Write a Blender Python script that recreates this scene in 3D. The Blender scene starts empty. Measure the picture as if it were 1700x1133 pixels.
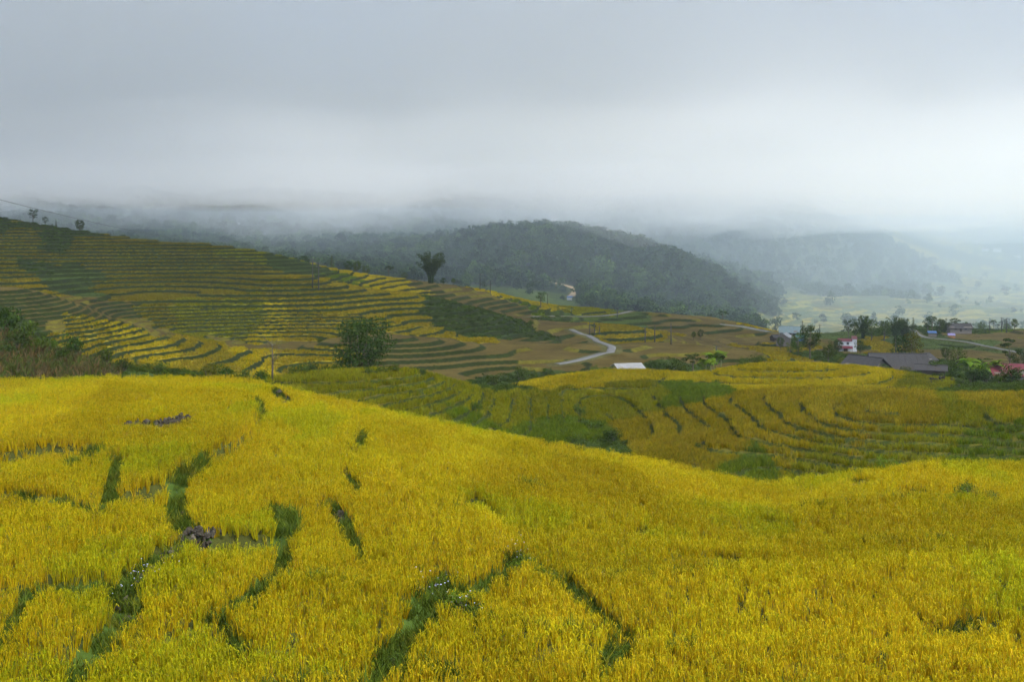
import bpy, math, random
import numpy as np
from mathutils import Vector, Matrix

# ------------------------------------------------------------------ camera, sky, sun, exposure
scene = bpy.context.scene
COL = scene.collection
F, CX, HY = 1653.0, 850.0, 385.0          # focal length in photo pixels, centre column, eye-level row

cam_d = bpy.data.cameras.new('camera')
cam_d.sensor_width = 36.0
cam_d.lens = 36.0 * F / 1700.0
cam_d.shift_y = -(566.5 - HY) / 1700.0
cam_d.clip_start, cam_d.clip_end = 0.1, 30000.0
cam = bpy.data.objects.new('camera', cam_d)
cam.location = (0, 0, 0)
cam.rotation_euler = (math.radians(90), 0, 0)
COL.objects.link(cam)
scene.camera = cam

SUN_EL, SUN_AZ = math.radians(50), math.radians(135)     # azimuth clockwise from +Y: behind the camera, to the right
world = bpy.data.worlds.new('World')
scene.world = world
world.use_nodes = True
wn, wl = world.node_tree.nodes, world.node_tree.links
sky = wn.new('ShaderNodeTexSky')
sky.sky_type = 'NISHITA'
sky.sun_disc = False
sky.sun_elevation, sky.sun_rotation = SUN_EL, SUN_AZ
sky.altitude, sky.air_density, sky.dust_density, sky.ozone_density = 1500, 1.0, 2.0, 1.0
hs = wn.new('ShaderNodeHueSaturation')
hs.inputs['Saturation'].default_value = 0.65
wl.new(sky.outputs[0], hs.inputs['Color'])
bg = wn['Background']
bg.inputs['Strength'].default_value = 0.15
wl.new(hs.outputs[0], bg.inputs['Color'])

sun_d = bpy.data.lights.new('sun', 'SUN')
sun_d.energy = 2.3
sun_d.angle = math.radians(6)
sun_d.color = (1.0, 0.95, 0.86)
sun = bpy.data.objects.new('sun', sun_d)
COL.objects.link(sun)
sdir = Vector((math.sin(SUN_AZ) * math.cos(SUN_EL), math.cos(SUN_AZ) * math.cos(SUN_EL), math.sin(SUN_EL)))
sun.rotation_euler = sdir.to_track_quat('Z', 'Y').to_euler()

vs = scene.view_settings
vs.view_transform, vs.look, vs.exposure, vs.gamma = 'Standard', 'None', 1.5, 1.0
vs.use_curve_mapping = False
cy = scene.cycles
cy.use_denoising = True
cy.max_bounces, cy.diffuse_bounces, cy.glossy_bounces = 9, 2, 1
cy.transmission_bounces, cy.volume_bounces, cy.transparent_max_bounces = 3, 6, 48
cy.use_adaptive_sampling, cy.adaptive_threshold, cy.adaptive_min_samples = True, .03, 24
cy.sample_clamp_indirect = 4.0

rng = np.random.default_rng(7)
random.seed(7)

# ------------------------------------------------------------------ noise
_perm = np.random.default_rng(3).permutation(512).astype(np.int32)
_ga = np.random.default_rng(4).uniform(0, 2 * np.pi, 512)
_gx, _gy = np.cos(_ga), np.sin(_ga)
def noise(x, y, seed=0):
    xi, yi = np.floor(x).astype(np.int64), np.floor(y).astype(np.int64)
    fx, fy = x - xi, y - yi
    def g(ix, iy, dx, dy):
        h = _perm[(_perm[(ix + seed * 37) & 511] + iy) & 511]
        return _gx[h] * dx + _gy[h] * dy
    u, v = fx * fx * fx * (fx * (fx * 6 - 15) + 10), fy * fy * fy * (fy * (fy * 6 - 15) + 10)
    a, b = g(xi, yi, fx, fy), g(xi + 1, yi, fx - 1, fy)
    c, d = g(xi, yi + 1, fx, fy - 1), g(xi + 1, yi + 1, fx - 1, fy - 1)
    return ((a + (b - a) * u) * (1 - v) + (c + (d - c) * u) * v) * 1.4
def fbm(x, y, seed=0, n=3):
    s, a, f = 0, 1, 1
    for k in range(n):
        s = s + a * noise(x * f, y * f, seed + k); a *= .5; f *= 2.03
    return s
def sstep(a, b, x):
    t = np.clip((x - a) / (b - a), 0, 1)
    return t * t * (3 - 2 * t)

# ------------------------------------------------------------------ the lie of the land: feature lines (bearing, distance, eye-line drop)
LINES = [
 [(850, .8, 385 + F * 1.7 / .8)],
 [(850, 3.2, 385 + F * 2.6 / 3.2)],
 [(850, 10, 385 + F * 6.2 / 10)],
 [(0, 19, 1150), (850, 19, 1150), (1700, 19, 1150)],
 [(0, 38, 803), (450, 38, 818), (850, 38, 859), (1280, 38, 890), (1700, 38, 877)],
 [(-300, 75, 630), (0, 75, 627), (200, 75, 622), (400, 75, 623), (450, 74, 634), (600, 71, 668), (800, 67, 710), (1000, 63, 745), (1100, 61, 762), (1200, 59, 785), (1280, 58, 797), (1400, 58, 782), (1500, 59, 768), (1600, 60, 761), (1700, 61, 764), (2000, 61, 760)],
 [(0, 88, 665), (400, 89, 690), (600, 89, 735), (850, 88, 790), (1000, 86, 815), (1280, 84, 860), (1500, 84, 840), (1700, 84, 830)],
 [(0, 100, 603), (200, 103, 635), (450, 108, 650), (600, 110, 672), (850, 108, 728), (950, 104, 738), (1050, 100, 757), (1150, 98, 775), (1280, 97, 799), (1450, 97, 780), (1600, 98, 760), (1700, 98, 762)],
 [(0, 108, 575), (200, 110, 620), (450, 116, 638), (600, 117, 640), (750, 118, 668), (850, 122, 680), (960, 122, 705), (1050, 118, 724), (1150, 117, 714), (1300, 116, 690), (1450, 114, 664), (1530, 112, 676), (1600, 109, 690), (1700, 107, 680)],
 [(0, 118, 542), (100, 118, 577), (200, 122, 605), (300, 125, 620), (450, 125, 624), (520, 126, 614), (600, 127, 606), (680, 128, 606), (740, 132, 622), (800, 138, 640), (850, 145, 642), (900, 150, 640), (1000, 150, 654), (1100, 146, 650), (1200, 142, 644), (1300, 140, 639), (1400, 138, 638), (1500, 136, 640), (1600, 132, 647), (1700, 130, 645)],
 [(0, 135, 575), (300, 140, 628), (600, 140, 625), (740, 142, 632), (850, 152, 638), (900, 158, 632), (1000, 160, 622), (1150, 160, 634), (1300, 157, 636), (1500, 155, 641), (1700, 150, 641)],
 [(0, 150, 600), (300, 155, 630), (600, 155, 640), (750, 158, 640), (850, 165, 636), (900, 168, 626), (1000, 171, 614), (1050, 171, 611), (1150, 173, 616), (1250, 175, 600), (1350, 176, 598), (1450, 177, 607), (1550, 177, 624), (1620, 177, 632), (1700, 177, 630)],
 [(0, 165, 600), (300, 170, 618), (450, 174, 628), (600, 177, 632), (750, 180, 640), (850, 185, 640), (1000, 195, 628), (1150, 198, 624), (1300, 200, 610), (1450, 205, 614), (1700, 205, 632)],
 [(0, 195, 562), (200, 205, 590), (450, 212, 602), (700, 215, 612), (850, 218, 618), (1000, 220, 610), (1150, 235, 602), (1300, 245, 594), (1450, 240, 604), (1700, 240, 618)],
 [(0, 262, 505), (200, 275, 522), (350, 280, 518), (450, 285, 512), (600, 295, 522), (700, 295, 540), (850, 295, 562), (1000, 300, 572), (1150, 320, 577), (1300, 330, 584), (1450, 330, 577), (1700, 320, 590)],
 [(0, 350, 430), (150, 355, 440), (300, 360, 446), (450, 365, 450), (560, 365, 474), (650, 368, 488), (750, 370, 502), (850, 370, 527), (1000, 400, 546), (1150, 420, 552), (1300, 420, 562), (1450, 420, 558), (1700, 420, 566)],
 [(-300, 430, 330), (0, 430, 359), (100, 430, 373), (200, 430, 388), (300, 430, 404), (400, 430, 423), (500, 430, 438), (600, 430, 452), (700, 440, 464), (800, 460, 477), (900, 470, 498), (1000, 490, 512), (1100, 500, 522), (1200, 520, 533), (1280, 520, 549), (1350, 520, 553), (1500, 520, 541), (1700, 520, 548)],
 [(0, 560, 425), (400, 560, 462), (700, 560, 488), (850, 560, 503), (1000, 560, 525), (1200, 600, 548), (1300, 640, 562), (1500, 640, 558), (1700, 640, 560)],
 [(0, 700, 405), (400, 700, 440), (700, 700, 468), (850, 690, 478), (950, 690, 490), (1100, 690, 527), (1250, 720, 540), (1350, 850, 548), (1500, 850, 542), (1700, 900, 542)],
 [(-300, 900, 350), (0, 900, 372), (300, 900, 404), (500, 890, 424), (600, 880, 424), (700, 850, 412), (800, 840, 398), (880, 840, 390), (950, 840, 396), (1000, 840, 406), (1050, 830, 412), (1100, 820, 429), (1150, 810, 449), (1200, 800, 477), (1250, 800, 513), (1280, 850, 532), (1320, 1000, 505), (1400, 1050, 503), (1500, 1100, 510), (1700, 1200, 515)],
 [(0, 1050, 362), (600, 1050, 402), (880, 1050, 402), (1000, 1050, 412), (1100, 1080, 430), (1200, 1150, 455), (1300, 1200, 470), (1400, 1300, 487), (1500, 1400, 482), (1700, 1600, 480)],
 [(0, 1400, 290), (600, 1400, 305), (900, 1450, 316), (1100, 1500, 326), (1250, 1500, 338), (1350, 1550, 360), (1400, 1560, 381), (1450, 1590, 405), (1500, 1640, 430), (1560, 1720, 450), (1620, 1820, 452), (1700, 2000, 440)],
 [(0, 2500, 220), (900, 2500, 220), (1300, 2500, 300), (1450, 2600, 340), (1550, 2600, 362), (1700, 2600, 345)],
 [(850, 4500, 255)],
 [(850, 9000, 300)],
]
TX = np.arange(-2400, 4101, 5.0)
TL = np.linspace(math.log(.8), math.log(9000), 2600)
def _curve(pts, k):
    p = np.array(pts, float)
    v = np.interp(TX, p[:, 0], p[:, k])
    ker = np.exp(-0.5 * (np.arange(-12, 13) / 4.5) ** 2); ker /= ker.sum()
    return np.convolve(np.pad(v, 12, mode='edge'), ker, 'valid')
_K = len(LINES)
_LY = np.stack([np.log(_curve(l, 1)) for l in LINES]); _VY = np.stack([_curve(l, 2) for l in LINES])
def _pchip(x, y, xq):
    h = np.diff(x); d = np.diff(y) / h
    m = np.zeros_like(y)
    w1, w2 = 2 * h[1:] + h[:-1], h[1:] + 2 * h[:-1]
    ok = d[:-1] * d[1:] > 0
    with np.errstate(divide='ignore', invalid='ignore'):
        mm = (w1 + w2) / (w1 / d[:-1] + w2 / d[1:])
    m[1:-1] = np.where(ok, mm, 0); m[0], m[-1] = d[0], d[-1]
    i = np.clip(np.searchsorted(x, xq) - 1, 0, len(h) - 1)
    t = (xq - x[i]) / h[i]
    t2, t3 = t * t, t * t * t
    return (2*t3 - 3*t2 + 1) * y[i] + (t3 - 2*t2 + t) * h[i] * m[i] + (-2*t3 + 3*t2) * y[i+1] + (t3 - t2) * h[i] * m[i+1]
TAB = np.stack([_pchip(_LY[:, i], _VY[:, i], TL) for i in range(len(TX))])      # [bearing, log distance] -> row
def drop_row(px, Y):
    fx = np.clip((px - TX[0]) / 5.0, 0, len(TX) - 1.001); fl = np.clip((np.log(np.maximum(Y, .8)) - TL[0]) / (TL[1] - TL[0]), 0, len(TL) - 1.001)
    i, j = fx.astype(int), fl.astype(int); a, b = fx - i, fl - j
    return (TAB[i, j] * (1 - a) + TAB[i + 1, j] * a) * (1 - b) + (TAB[i, j + 1] * (1 - a) + TAB[i + 1, j + 1] * a) * b

CROP = 0.72
# knolls and hollows of the valley: bearing, distance, height, reach across and along
BUMPS = [(10, 238, 8.5, 34, 30), (230, 262, -2.5, 18, 20), (560, 335, 5.0, 30, 34), (430, 262, -4.0, 22, 24), (700, 345, 3.0, 16, 22), (790, 318, 5.0, 18, 24), (1050, 350, 4.5, 26, 32), (1195, 455, 5.0, 34, 34), (300, 388, 3.4, 44, 20), (640, 240, 2.6, 24, 20), (900, 262, 3.0, 22, 22), (480, 395, 2.5, 26, 22), (1120, 262, 3.0, 22, 24)]
def z_smooth(X, Y):
    X, Y = np.asarray(X, float), np.asarray(Y, float)
    Yc = np.maximum(Y, .8)
    px = CX + F * X / np.maximum(Yc, 8.0)
    z = (HY - drop_row(px, Yc)) * Yc / F
    z = z - (.50 + (CROP - .50) * sstep(80, 90, Y)) * sstep(14, 18, Y) * (1 - sstep(520, 560, Y))
    w = sstep(86, 100, Y) * (1 - sstep(500, 560, Y))
    lowr = .45 + .55 * sstep(150, 200, Y)
    for bx, by, amp, rx, ry in BUMPS:
        cx = (bx - CX) / F * by
        z = z + amp * np.exp(-((X - cx) / rx) ** 2 - ((Y - by) / ry) ** 2)
    z = z + w * (lowr * (0.75 * noise(X / 34, Y / 34, 1) + .35 * noise(X / 13, Y / 15, 2)) + sstep(190, 240, Y) * ((1.5 + 1.3 * (1 - sstep(330, 415, Y))) * noise(X / 66 + .3, Y / 70, 5) + .5 * noise(X / 19, Y / 24, 6)))
    wf = sstep(15, 22, Y) * (1 - sstep(52, 60, Y))
    z = z + wf * .4 * noise(X / 9, Y / 9, 3)
    w2 = sstep(600, 800, Y)
    z = z + w2 * ((3 + 6 * sstep(850, 1100, Y)) * fbm(X / 170, Y / 170, 8, 3) + 2.0 * noise(X / 45, Y / 45, 9))
    return z

def step_size(X, Y):
    px = CX + F * X / np.maximum(Y, 8)
    s = np.where(Y < 82, .8, np.where(Y < 186, .55, np.where(Y < 290, .72, 1.2)))
    s = np.where((Y > 600), 3.2, s)
    return s
def terrace(X, Y, want=False):
    z = z_smooth(X, Y); s = step_size(X, Y)
    e = .4
    gx = (z_smooth(X + e, Y) - z) / e; gy = (z_smooth(X, Y + e) - z) / e
    q = z / s
    gq = np.hypot(gx, gy) / s
    wid = np.where(Y < 82, .26, np.where(Y < 186, .85, np.where(Y < 600, 1.7, 4)))
    rp = np.clip(wid * gq, .004, .55)
    lev = np.floor(q); f = q - lev
    up = sstep(0, 1, (f - (1 - rp)) / rp)
    zt = s * (lev + up + .12 * (f - .5))
    px = CX + F * X / np.maximum(Y, 8)
    wild = sstep(1262, 1300, px + 60 * noise(X / 120, Y / 120, 12))
    on = sstep(15, 21, Y) * np.where(Y > 560, wild * (1 - sstep(1500, 2200, Y)), 1)
    on = np.where(Y < 82, on * .95, on)
    zz = z * (1 - on) + zt * on
    if want: return zz, lev, ((f > 1 - rp) & (on > .5)), gq
    return zz

# ------------------------------------------------------------------ paths and gaps
def to_px(P): return CX + F * P[0] / P[1], HY - F * P[2] / P[1]
def at(px, py, lo=9, hi=2500, lift=0.0):
    """first point of the smooth land seen at a bearing and a drop, between two distances"""
    Y = np.geomspace(lo, hi, 4000); X = (px - CX) / F * Y
    row = HY - F * (z_smooth(X, Y) + lift) / Y
    k = np.nonzero(row <= py)[0]
    i = k[0] if len(k) else int(np.argmin(np.abs(row - py)))
    return np.array([X[i], Y[i], z_smooth(X[i], Y[i])])
def polyline(pts, lo, hi, lift=0.0, step=1.0):
    P = np.array([at(x, y, lo, hi, lift) for x, y in pts])
    out = [P[0]]
    n = len(P)
    for k in range(n - 1):
        p0, p1, p2, p3 = P[max(k - 1, 0)], P[k], P[k + 1], P[min(k + 2, n - 1)]
        m = max(2, int(np.linalg.norm(p2 - p1) / step))
        for t in np.linspace(0, 1, m + 1)[1:]:
            out.append(.5 * ((2 * p1) + (-p0 + p2) * t + (2*p0 - 5*p1 + 4*p2 - p3) * t * t + (-p0 + 3*p1 - 3*p2 + p3) * t ** 3))
    return np.array(out)
def dist_poly(X, Y, line, full=False):
    best = np.full(np.shape(X), 1e9); zz = np.zeros(np.shape(X)); yy = np.zeros(np.shape(X))
    lo, hi = line.min(0) - 12, line.max(0) + 12
    m = (X > lo[0]) & (X < hi[0]) & (Y > lo[1]) & (Y < hi[1])
    if not m.any(): return (best, zz, yy) if full else (best, zz)
    x, y = X[m], Y[m]; b = np.full(x.shape, 1e9); z = np.zeros(x.shape); yn = np.zeros(x.shape); en = np.zeros(x.shape); run = 0.0; total = float(np.linalg.norm(np.diff(line[:, :2], axis=0), axis=1).sum())
    for a, c in zip(line[:-1], line[1:]):
        d = c[:2] - a[:2]; L = d @ d + 1e-9
        t = np.clip(((x - a[0]) * d[0] + (y - a[1]) * d[1]) / L, 0, 1)
        dd = np.hypot(x - a[0] - t * d[0], y - a[1] - t * d[1])
        w = dd < b; b = np.where(w, dd, b); z = np.where(w, a[2] + t * (c[2] - a[2]), z)
        if full: yn = np.where(w, a[1] + t * d[1], yn); en = np.where(w, np.minimum(run + t * math.sqrt(L), total - run - t * math.sqrt(L)), en); run += math.sqrt(L)
    best[m] = b; zz[m] = z; yy[m] = yn
    if full: best[m] = b / (.35 + .65 * sstep(-.3, 1.6, en))
    return (best, zz, yy) if full else (best, zz)

GAP_PX = [  # the grassy gaps between the near paddies, and their half widths
 ([(302, 760), (292, 800), (298, 850), (322, 872), (270, 905), (205, 940), (216, 972), (165, 1020), (130, 1060), (120, 1085)], .42),
 ([(448, 800), (466, 835), (470, 880), (460, 920), (425, 962), (365, 988)], .30),
 ([(365, 988), (385, 1015), (405, 1045)], .22),
 ([(205, 940), (150, 930), (60, 935), (35, 955), (0, 1010)], .25),
 ([(195, 745), (185, 790), (168, 838)], .26),
 ([(0, 795), (60, 800), (120, 812), (168, 838)], .18),
 ([(215, 690), (265, 688), (318, 685)], .30),
 ([(455, 640), (480, 655)], .45),
 ([(578, 768), (598, 795)], .30),
 ([(552, 805), (575, 835), (602, 888)], .25),
 ([(755, 828), (790, 808), (822, 826)], .26),
 ([(622, 1125), (640, 1060), (690, 1000), (722, 940), (740, 922)], .42),
 ([(722, 940), (760, 985), (800, 995)], .34),
 ([(740, 940), (790, 938), (850, 915), (880, 905), (930, 940), (1000, 985), (1035, 1010)], .28),
 ([(1055, 1010), (1035, 1040), (1000, 1075)], .36),
 ([(840, 905), (900, 915)], .40),
 ([(1268, 850), (1284, 852)], .22), ([(1265, 820), (1288, 818)], .28),
 ([(1190, 906), (1230, 908)], .16), ([(1070, 870), (1100, 858)], .16),
 ([(1405, 790), (1440, 786)], .5), ([(1495, 792), (1530, 795)], .5), ([(1575, 800), (1615, 806), (1660, 818)], .4),
 ([(1560, 1010), (1620, 995)], .18),
]
GAPS = [(polyline(p, 17, 80, lift=.4, step=.7), w * .82 + .07) for p, w in GAP_PX]
def gap_value(X, Y):
    """distance to the nearest gap as a fraction of its half width, and how far the paddy on its lower side steps down"""
    r = np.full(np.shape(X), 99.0); low = np.zeros(np.shape(X))
    for line, w in GAPS:
        d, _, yn = dist_poly(X, Y, line, True)
        r = np.minimum(r, d / w)
        low = np.maximum(low, .55 * np.clip((yn - Y) / np.maximum(d, .3), 0, 1) * np.exp(-(d / 3.2) ** 2))
    return r, low

ROAD_PX = {
 'winding': ([(948, 546), (966, 555), (988, 566), (1016, 577), (1000, 588), (957, 600), (925, 606)], 205, 420, 1.0),
 'upper': ([(880, 526), (920, 525), (960, 526), (1003, 525), (1028, 521), (1048, 517)], 360, 520, 1.0),
 'village': ([(1502, 545), (1517, 549), (1524, 556), (1540, 561), (1575, 564), (1620, 572), (1672, 582), (1720, 592)], 300, 560, 1.0),
 'right': ([(1195, 537), (1235, 544), (1275, 552)], 400, 540, 1.8),
 'track': ([(745, 450), (800, 452), (870, 460), (925, 470), (955, 481), (948, 493)], 560, 800, 2.6),
}
ROADS = {k: (polyline(p, lo, hi, lift=0.0, step=4.0), w) for k, (p, lo, hi, w) in ROAD_PX.items()}
for k, (l, w) in ROADS.items():
    ker = np.ones(5) / 5
    l[:, 2] = np.convolve(np.pad(l[:, 2], 2, mode='edge'), ker, 'valid')

def ground(X, Y, want=False):
    X, Y = np.atleast_1d(np.asarray(X, float)), np.atleast_1d(np.asarray(Y, float))
    r = terrace(X, Y, want)
    z = r[0] if want else r
    road_d = np.full(X.shape, 1e9)
    for line, w in ROADS.values():
        d, zz = dist_poly(X, Y, line)
        k = 1 - sstep(w + .4, w + 4.5, d)
        z = z * (1 - k) + zz * k
        road_d = np.minimum(road_d, d - w)
    near = Y < 84
    g = np.full(X.shape, 99.0)
    if near.any():
        g[near], low = gap_value(X[near], Y[near])
        z = z - np.where(near, .3 * np.exp(-g ** 2), 0)
        z[near] -= low
    if want: return z, r[1], r[2], road_d, g
    return z
def gz(x, y): return float(ground([x], [y])[0])

# ------------------------------------------------------------------ what grows where
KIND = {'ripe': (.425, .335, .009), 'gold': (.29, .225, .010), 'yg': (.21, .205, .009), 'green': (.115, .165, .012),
        'dim': (.19, .155, .010), 'stub': (.092, .068, .018), 'grass': (.050, .075, .013), 'scrub': (.040, .062, .014), 'forest': (.028, .042, .016), 'farfield': (.135, .13, .03)}  # dim: olive rice, with some of the hillside's cloud shade put into its colour
KN = list(KIND); KC = np.array([KIND[k] for k in KN]); KI = {k: i for i, k in enumerate(KN)}
# anchors: bearing column, distance, kind
ANCH = [
 (20, 96, 'scrub'), (100, 100, 'scrub'), (0, 112, 'scrub'), (160, 112, 'scrub'), (250, 120, 'scrub'), (380, 118, 'scrub'), (450, 110, 'scrub'), (330, 105, 'scrub'), (60, 80, 'scrub'), (400, 85, 'scrub'),
 (520, 118, 'yg'), (600, 122, 'yg'), (640, 112, 'yg'), (720, 112, 'yg'), (800, 112, 'green'), (880, 112, 'green'), (840, 122, 'yg'), (780, 124, 'yg'), (900, 135, 'yg'), (950, 128, 'green'), (960, 142, 'yg'), (980, 112, 'scrub'), (940, 104, 'scrub'), (1010, 108, 'scrub'), (700, 127, 'yg'),
 (1080, 113, 'gold'), (1080, 123, 'gold'), (1180, 110, 'gold'), (1180, 120, 'gold'), (1300, 110, 'gold'), (1300, 118, 'gold'), (1400, 112, 'gold'), (1400, 119, 'gold'), (1500, 116, 'gold'), (1350, 105, 'yg'), (1450, 105, 'yg'), (1520, 108, 'yg'), (1600, 106, 'green'), (1690, 106, 'green'), (1600, 112, 'yg'), (1690, 112, 'yg'), (1250, 104, 'green'), (1650, 116, 'gold'),
 (900, 162, 'ripe'), (980, 165, 'ripe'), (1060, 162, 'ripe'), (1140, 165, 'ripe'), (1060, 150, 'yg'), (1250, 165, 'ripe'), (1350, 165, 'ripe'), (1450, 168, 'ripe'), (1530, 168, 'yg'), (1600, 150, 'scrub'), (1680, 150, 'scrub'), (1640, 170, 'scrub'), (1500, 152, 'stub'), (850, 160, 'scrub'), (780, 155, 'scrub'), (1150, 155, 'green'),
 (100, 160, 'scrub'), (300, 150, 'scrub'), (500, 150, 'scrub'), (700, 150, 'scrub'), (600, 165, 'scrub'), (820, 190, 'scrub'), (900, 200, 'scrub'), (1000, 190, 'scrub'), (1300, 200, 'scrub'), (1500, 200, 'scrub'), (1650, 200, 'scrub'), (1100, 200, 'scrub'),
 (0, 205, 'scrub'), (60, 225, 'stub'), (150, 212, 'gold'), (220, 225, 'ripe'), (320, 220, 'gold'), (420, 222, 'ripe'), (480, 222, 'gold'), (540, 225, 'gold'), (100, 245, 'stub'), (180, 250, 'stub'), (260, 245, 'stub'), (330, 240, 'gold'), (400, 245, 'stub'), (480, 245, 'stub'), (540, 250, 'stub'), (120, 270, 'stub'), (200, 268, 'stub'),
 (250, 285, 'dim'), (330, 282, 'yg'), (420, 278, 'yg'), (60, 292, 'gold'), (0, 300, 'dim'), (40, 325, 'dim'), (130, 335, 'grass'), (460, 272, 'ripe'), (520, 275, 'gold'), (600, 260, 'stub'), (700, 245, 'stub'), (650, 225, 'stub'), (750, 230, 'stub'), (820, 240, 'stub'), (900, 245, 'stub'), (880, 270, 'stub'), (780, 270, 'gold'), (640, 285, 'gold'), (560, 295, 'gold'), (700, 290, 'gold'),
 (960, 300, 'stub'), (1050, 260, 'stub'), (1000, 250, 'stub'), (1120, 270, 'stub'), (1020, 335, 'gold'), (1080, 330, 'gold'), (1120, 320, 'stub'), (1000, 370, 'gold'), (1080, 380, 'gold'), (1180, 350, 'stub'), (1160, 300, 'gold'), (1240, 300, 'gold'), (1180, 260, 'stub'), (1270, 340, 'gold'), (1200, 400, 'stub'), (1270, 430, 'stub'), (1120, 430, 'stub'), (1050, 450, 'grass'), (960, 430, 'grass'), (1100, 490, 'stub'), (1200, 480, 'stub'), (1240, 500, 'gold'), (1280, 480, 'ripe'),
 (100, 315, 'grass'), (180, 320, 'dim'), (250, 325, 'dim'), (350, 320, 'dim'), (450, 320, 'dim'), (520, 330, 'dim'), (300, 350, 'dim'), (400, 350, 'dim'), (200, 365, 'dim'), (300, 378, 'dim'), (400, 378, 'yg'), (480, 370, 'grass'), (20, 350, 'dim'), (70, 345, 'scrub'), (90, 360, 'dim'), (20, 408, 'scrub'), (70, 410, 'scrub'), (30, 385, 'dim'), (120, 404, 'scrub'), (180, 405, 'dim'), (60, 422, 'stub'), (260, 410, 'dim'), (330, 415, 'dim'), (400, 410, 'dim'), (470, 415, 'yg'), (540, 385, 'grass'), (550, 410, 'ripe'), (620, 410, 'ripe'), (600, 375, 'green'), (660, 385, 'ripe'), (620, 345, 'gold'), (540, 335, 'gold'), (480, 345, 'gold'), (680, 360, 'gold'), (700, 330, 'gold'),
 (760, 325, 'scrub'), (720, 345, 'scrub'), (800, 335, 'scrub'), (840, 320, 'scrub'), (780, 305, 'scrub'), (720, 420, 'stub'), (780, 420, 'stub'), (740, 390, 'stub'), (800, 380, 'stub'), (860, 400, 'stub'), (830, 450, 'ripe'), (900, 450, 'ripe'), (960, 470, 'yg'), (880, 430, 'green'), (900, 350, 'stub'), (940, 400, 'scrub'),
 (1330, 300, 'grass'), (1400, 330, 'stub'), (1480, 360, 'gold'), (1560, 330, 'stub'), (1540, 400, 'grass'), (1620, 400, 'grass'), (1680, 450, 'stub'), (1620, 460, 'stub'), (1400, 450, 'grass'), (1320, 460, 'grass'), (1500, 470, 'scrub'), (1600, 520, 'scrub'), (1690, 530, 'green'), (1450, 300, 'grass'), (1600, 280, 'scrub'), (1690, 300, 'stub'), (1380, 260, 'scrub'), (1520, 260, 'scrub'), (1650, 250, 'scrub'), (1250, 240, 'stub'), (1330, 250, 'gold'),
]
AP = np.array([(a[0], a[1]) for a in ANCH], float); AK = np.array([KI[a[2]] for a in ANCH])
def kinds(X, Y, lev=None):
    px = CX + F * X / np.maximum(Y, 8)
    k = np.full(X.shape, KI['ripe'])
    k[Y < 17.5] = KI['grass']
    m = (Y >= 82) & (Y < 545)
    x, y = X[m], Y[m]
    pxw = px[m] + 26 * noise(x / 22, y / 22, 21) + 40 * noise(x / 48, y / 30, 24) + 9 * noise(x / 6, y / 6, 22); yw = np.log(y) + .055 * noise(x / 28, y / 24, 23)
    best = np.full(x.shape, 1e9); kk = np.zeros(x.shape, int)
    for (ax, ay), ak in zip(AP, AK):
        d = ((pxw - ax) / 55) ** 2 + ((yw - math.log(ay)) / .085) ** 2
        w = d < best; best[w] = d[w]; kk[w] = ak
    k[m] = kk
    far = Y >= 545
    right = (px + 60 * noise(X / 120, Y / 120, 12)) > 1282
    k[far] = KI['forest']
    k[far & right] = KI['farfield']
    k[far & right & (Y > 1150) & (px < 1535 + 90 * noise(X / 110, Y / 110, 13)) & (Y < 1750)] = KI['forest']
    k[far & right & (Y > 1900) & (noise(X / 200, Y / 200, 14) > -.15)] = KI['forest']
    k[far & (Y < 690) & (px > 690) & (px < 960)] = KI['grass']
    return k
def colours(X, Y, k, lev):
    c = KC[k].copy()
    hsh = (np.sin(lev * 12.9898 + np.floor((X + 6 * noise(X / 30, Y / 30, 31)) / 26) * 78.233 + 3.1) * 43758.5453) % 1.0
    c *= (0.84 + .32 * hsh)[:, None]
    crop = (k <= 4)
    n = noise(X / 7, Y / 7, 41) * .6 + noise(X / 2.2, Y / 2.2, 42) * .4
    gsh = np.clip(.25 + .75 * fbm(X / 14, Y / 18, 43, 2), 0, 1) * crop
    c = c * (1 - .22 * gsh[:, None]) + np.array(KIND['yg']) * np.array([.85, 1.02, 1]) * (.22 * gsh[:, None])
    c *= (1 + .22 * n)[:, None]
    ff = k == KI['farfield']
    c[ff] *= (.55 + .9 * hsh[ff])[:, None]
    if ff.any():
        t = noise(X[ff] / 60, Y[ff] / 60, 51) + .7 * noise(X[ff] / 22, Y[ff] / 14, 52)
        c[ff] = np.where((t > .25)[:, None], np.array([.26, .215, .03]), np.where((t < -.35)[:, None], np.array([.07, .10, .035]), c[ff]))
    return c

# ------------------------------------------------------------------ materials
def new_mat(name):
    m = bpy.data.materials.new(name); m.use_nodes = True
    n, l = m.node_tree.nodes, m.node_tree.links
    return m, n, l, n['Principled BSDF']
def flat_mat(name, col, rough=.8, var=.25, scale=6.0, bump=.15, metal=0.0):
    m, n, l, p = new_mat(name)
    tc = n.new('ShaderNodeTexCoord'); nz = n.new('ShaderNodeTexNoise')
    nz.inputs['Scale'].default_value = scale; nz.inputs['Detail'].default_value = 6
    l.new(tc.outputs['Object'], nz.inputs['Vector'])
    mx = n.new('ShaderNodeMix'); mx.data_type = 'RGBA'
    mx.inputs[6].default_value = (*[c * (1 - var) for c in col], 1); mx.inputs[7].default_value = (*[min(1, c * (1 + var)) for c in col], 1)
    l.new(nz.outputs['Fac'], mx.inputs[0]); l.new(mx.outputs[2], p.inputs['Base Color'])
    p.inputs['Roughness'].default_value = rough; p.inputs['Metallic'].default_value = metal
    p.inputs['Specular IOR Level'].default_value = .3
    if bump:
        b = n.new('ShaderNodeBump'); b.inputs['Strength'].default_value = bump
        l.new(nz.outputs['Fac'], b.inputs['Height']); l.new(b.outputs[0], p.inputs['Normal'])
    return m
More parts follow.
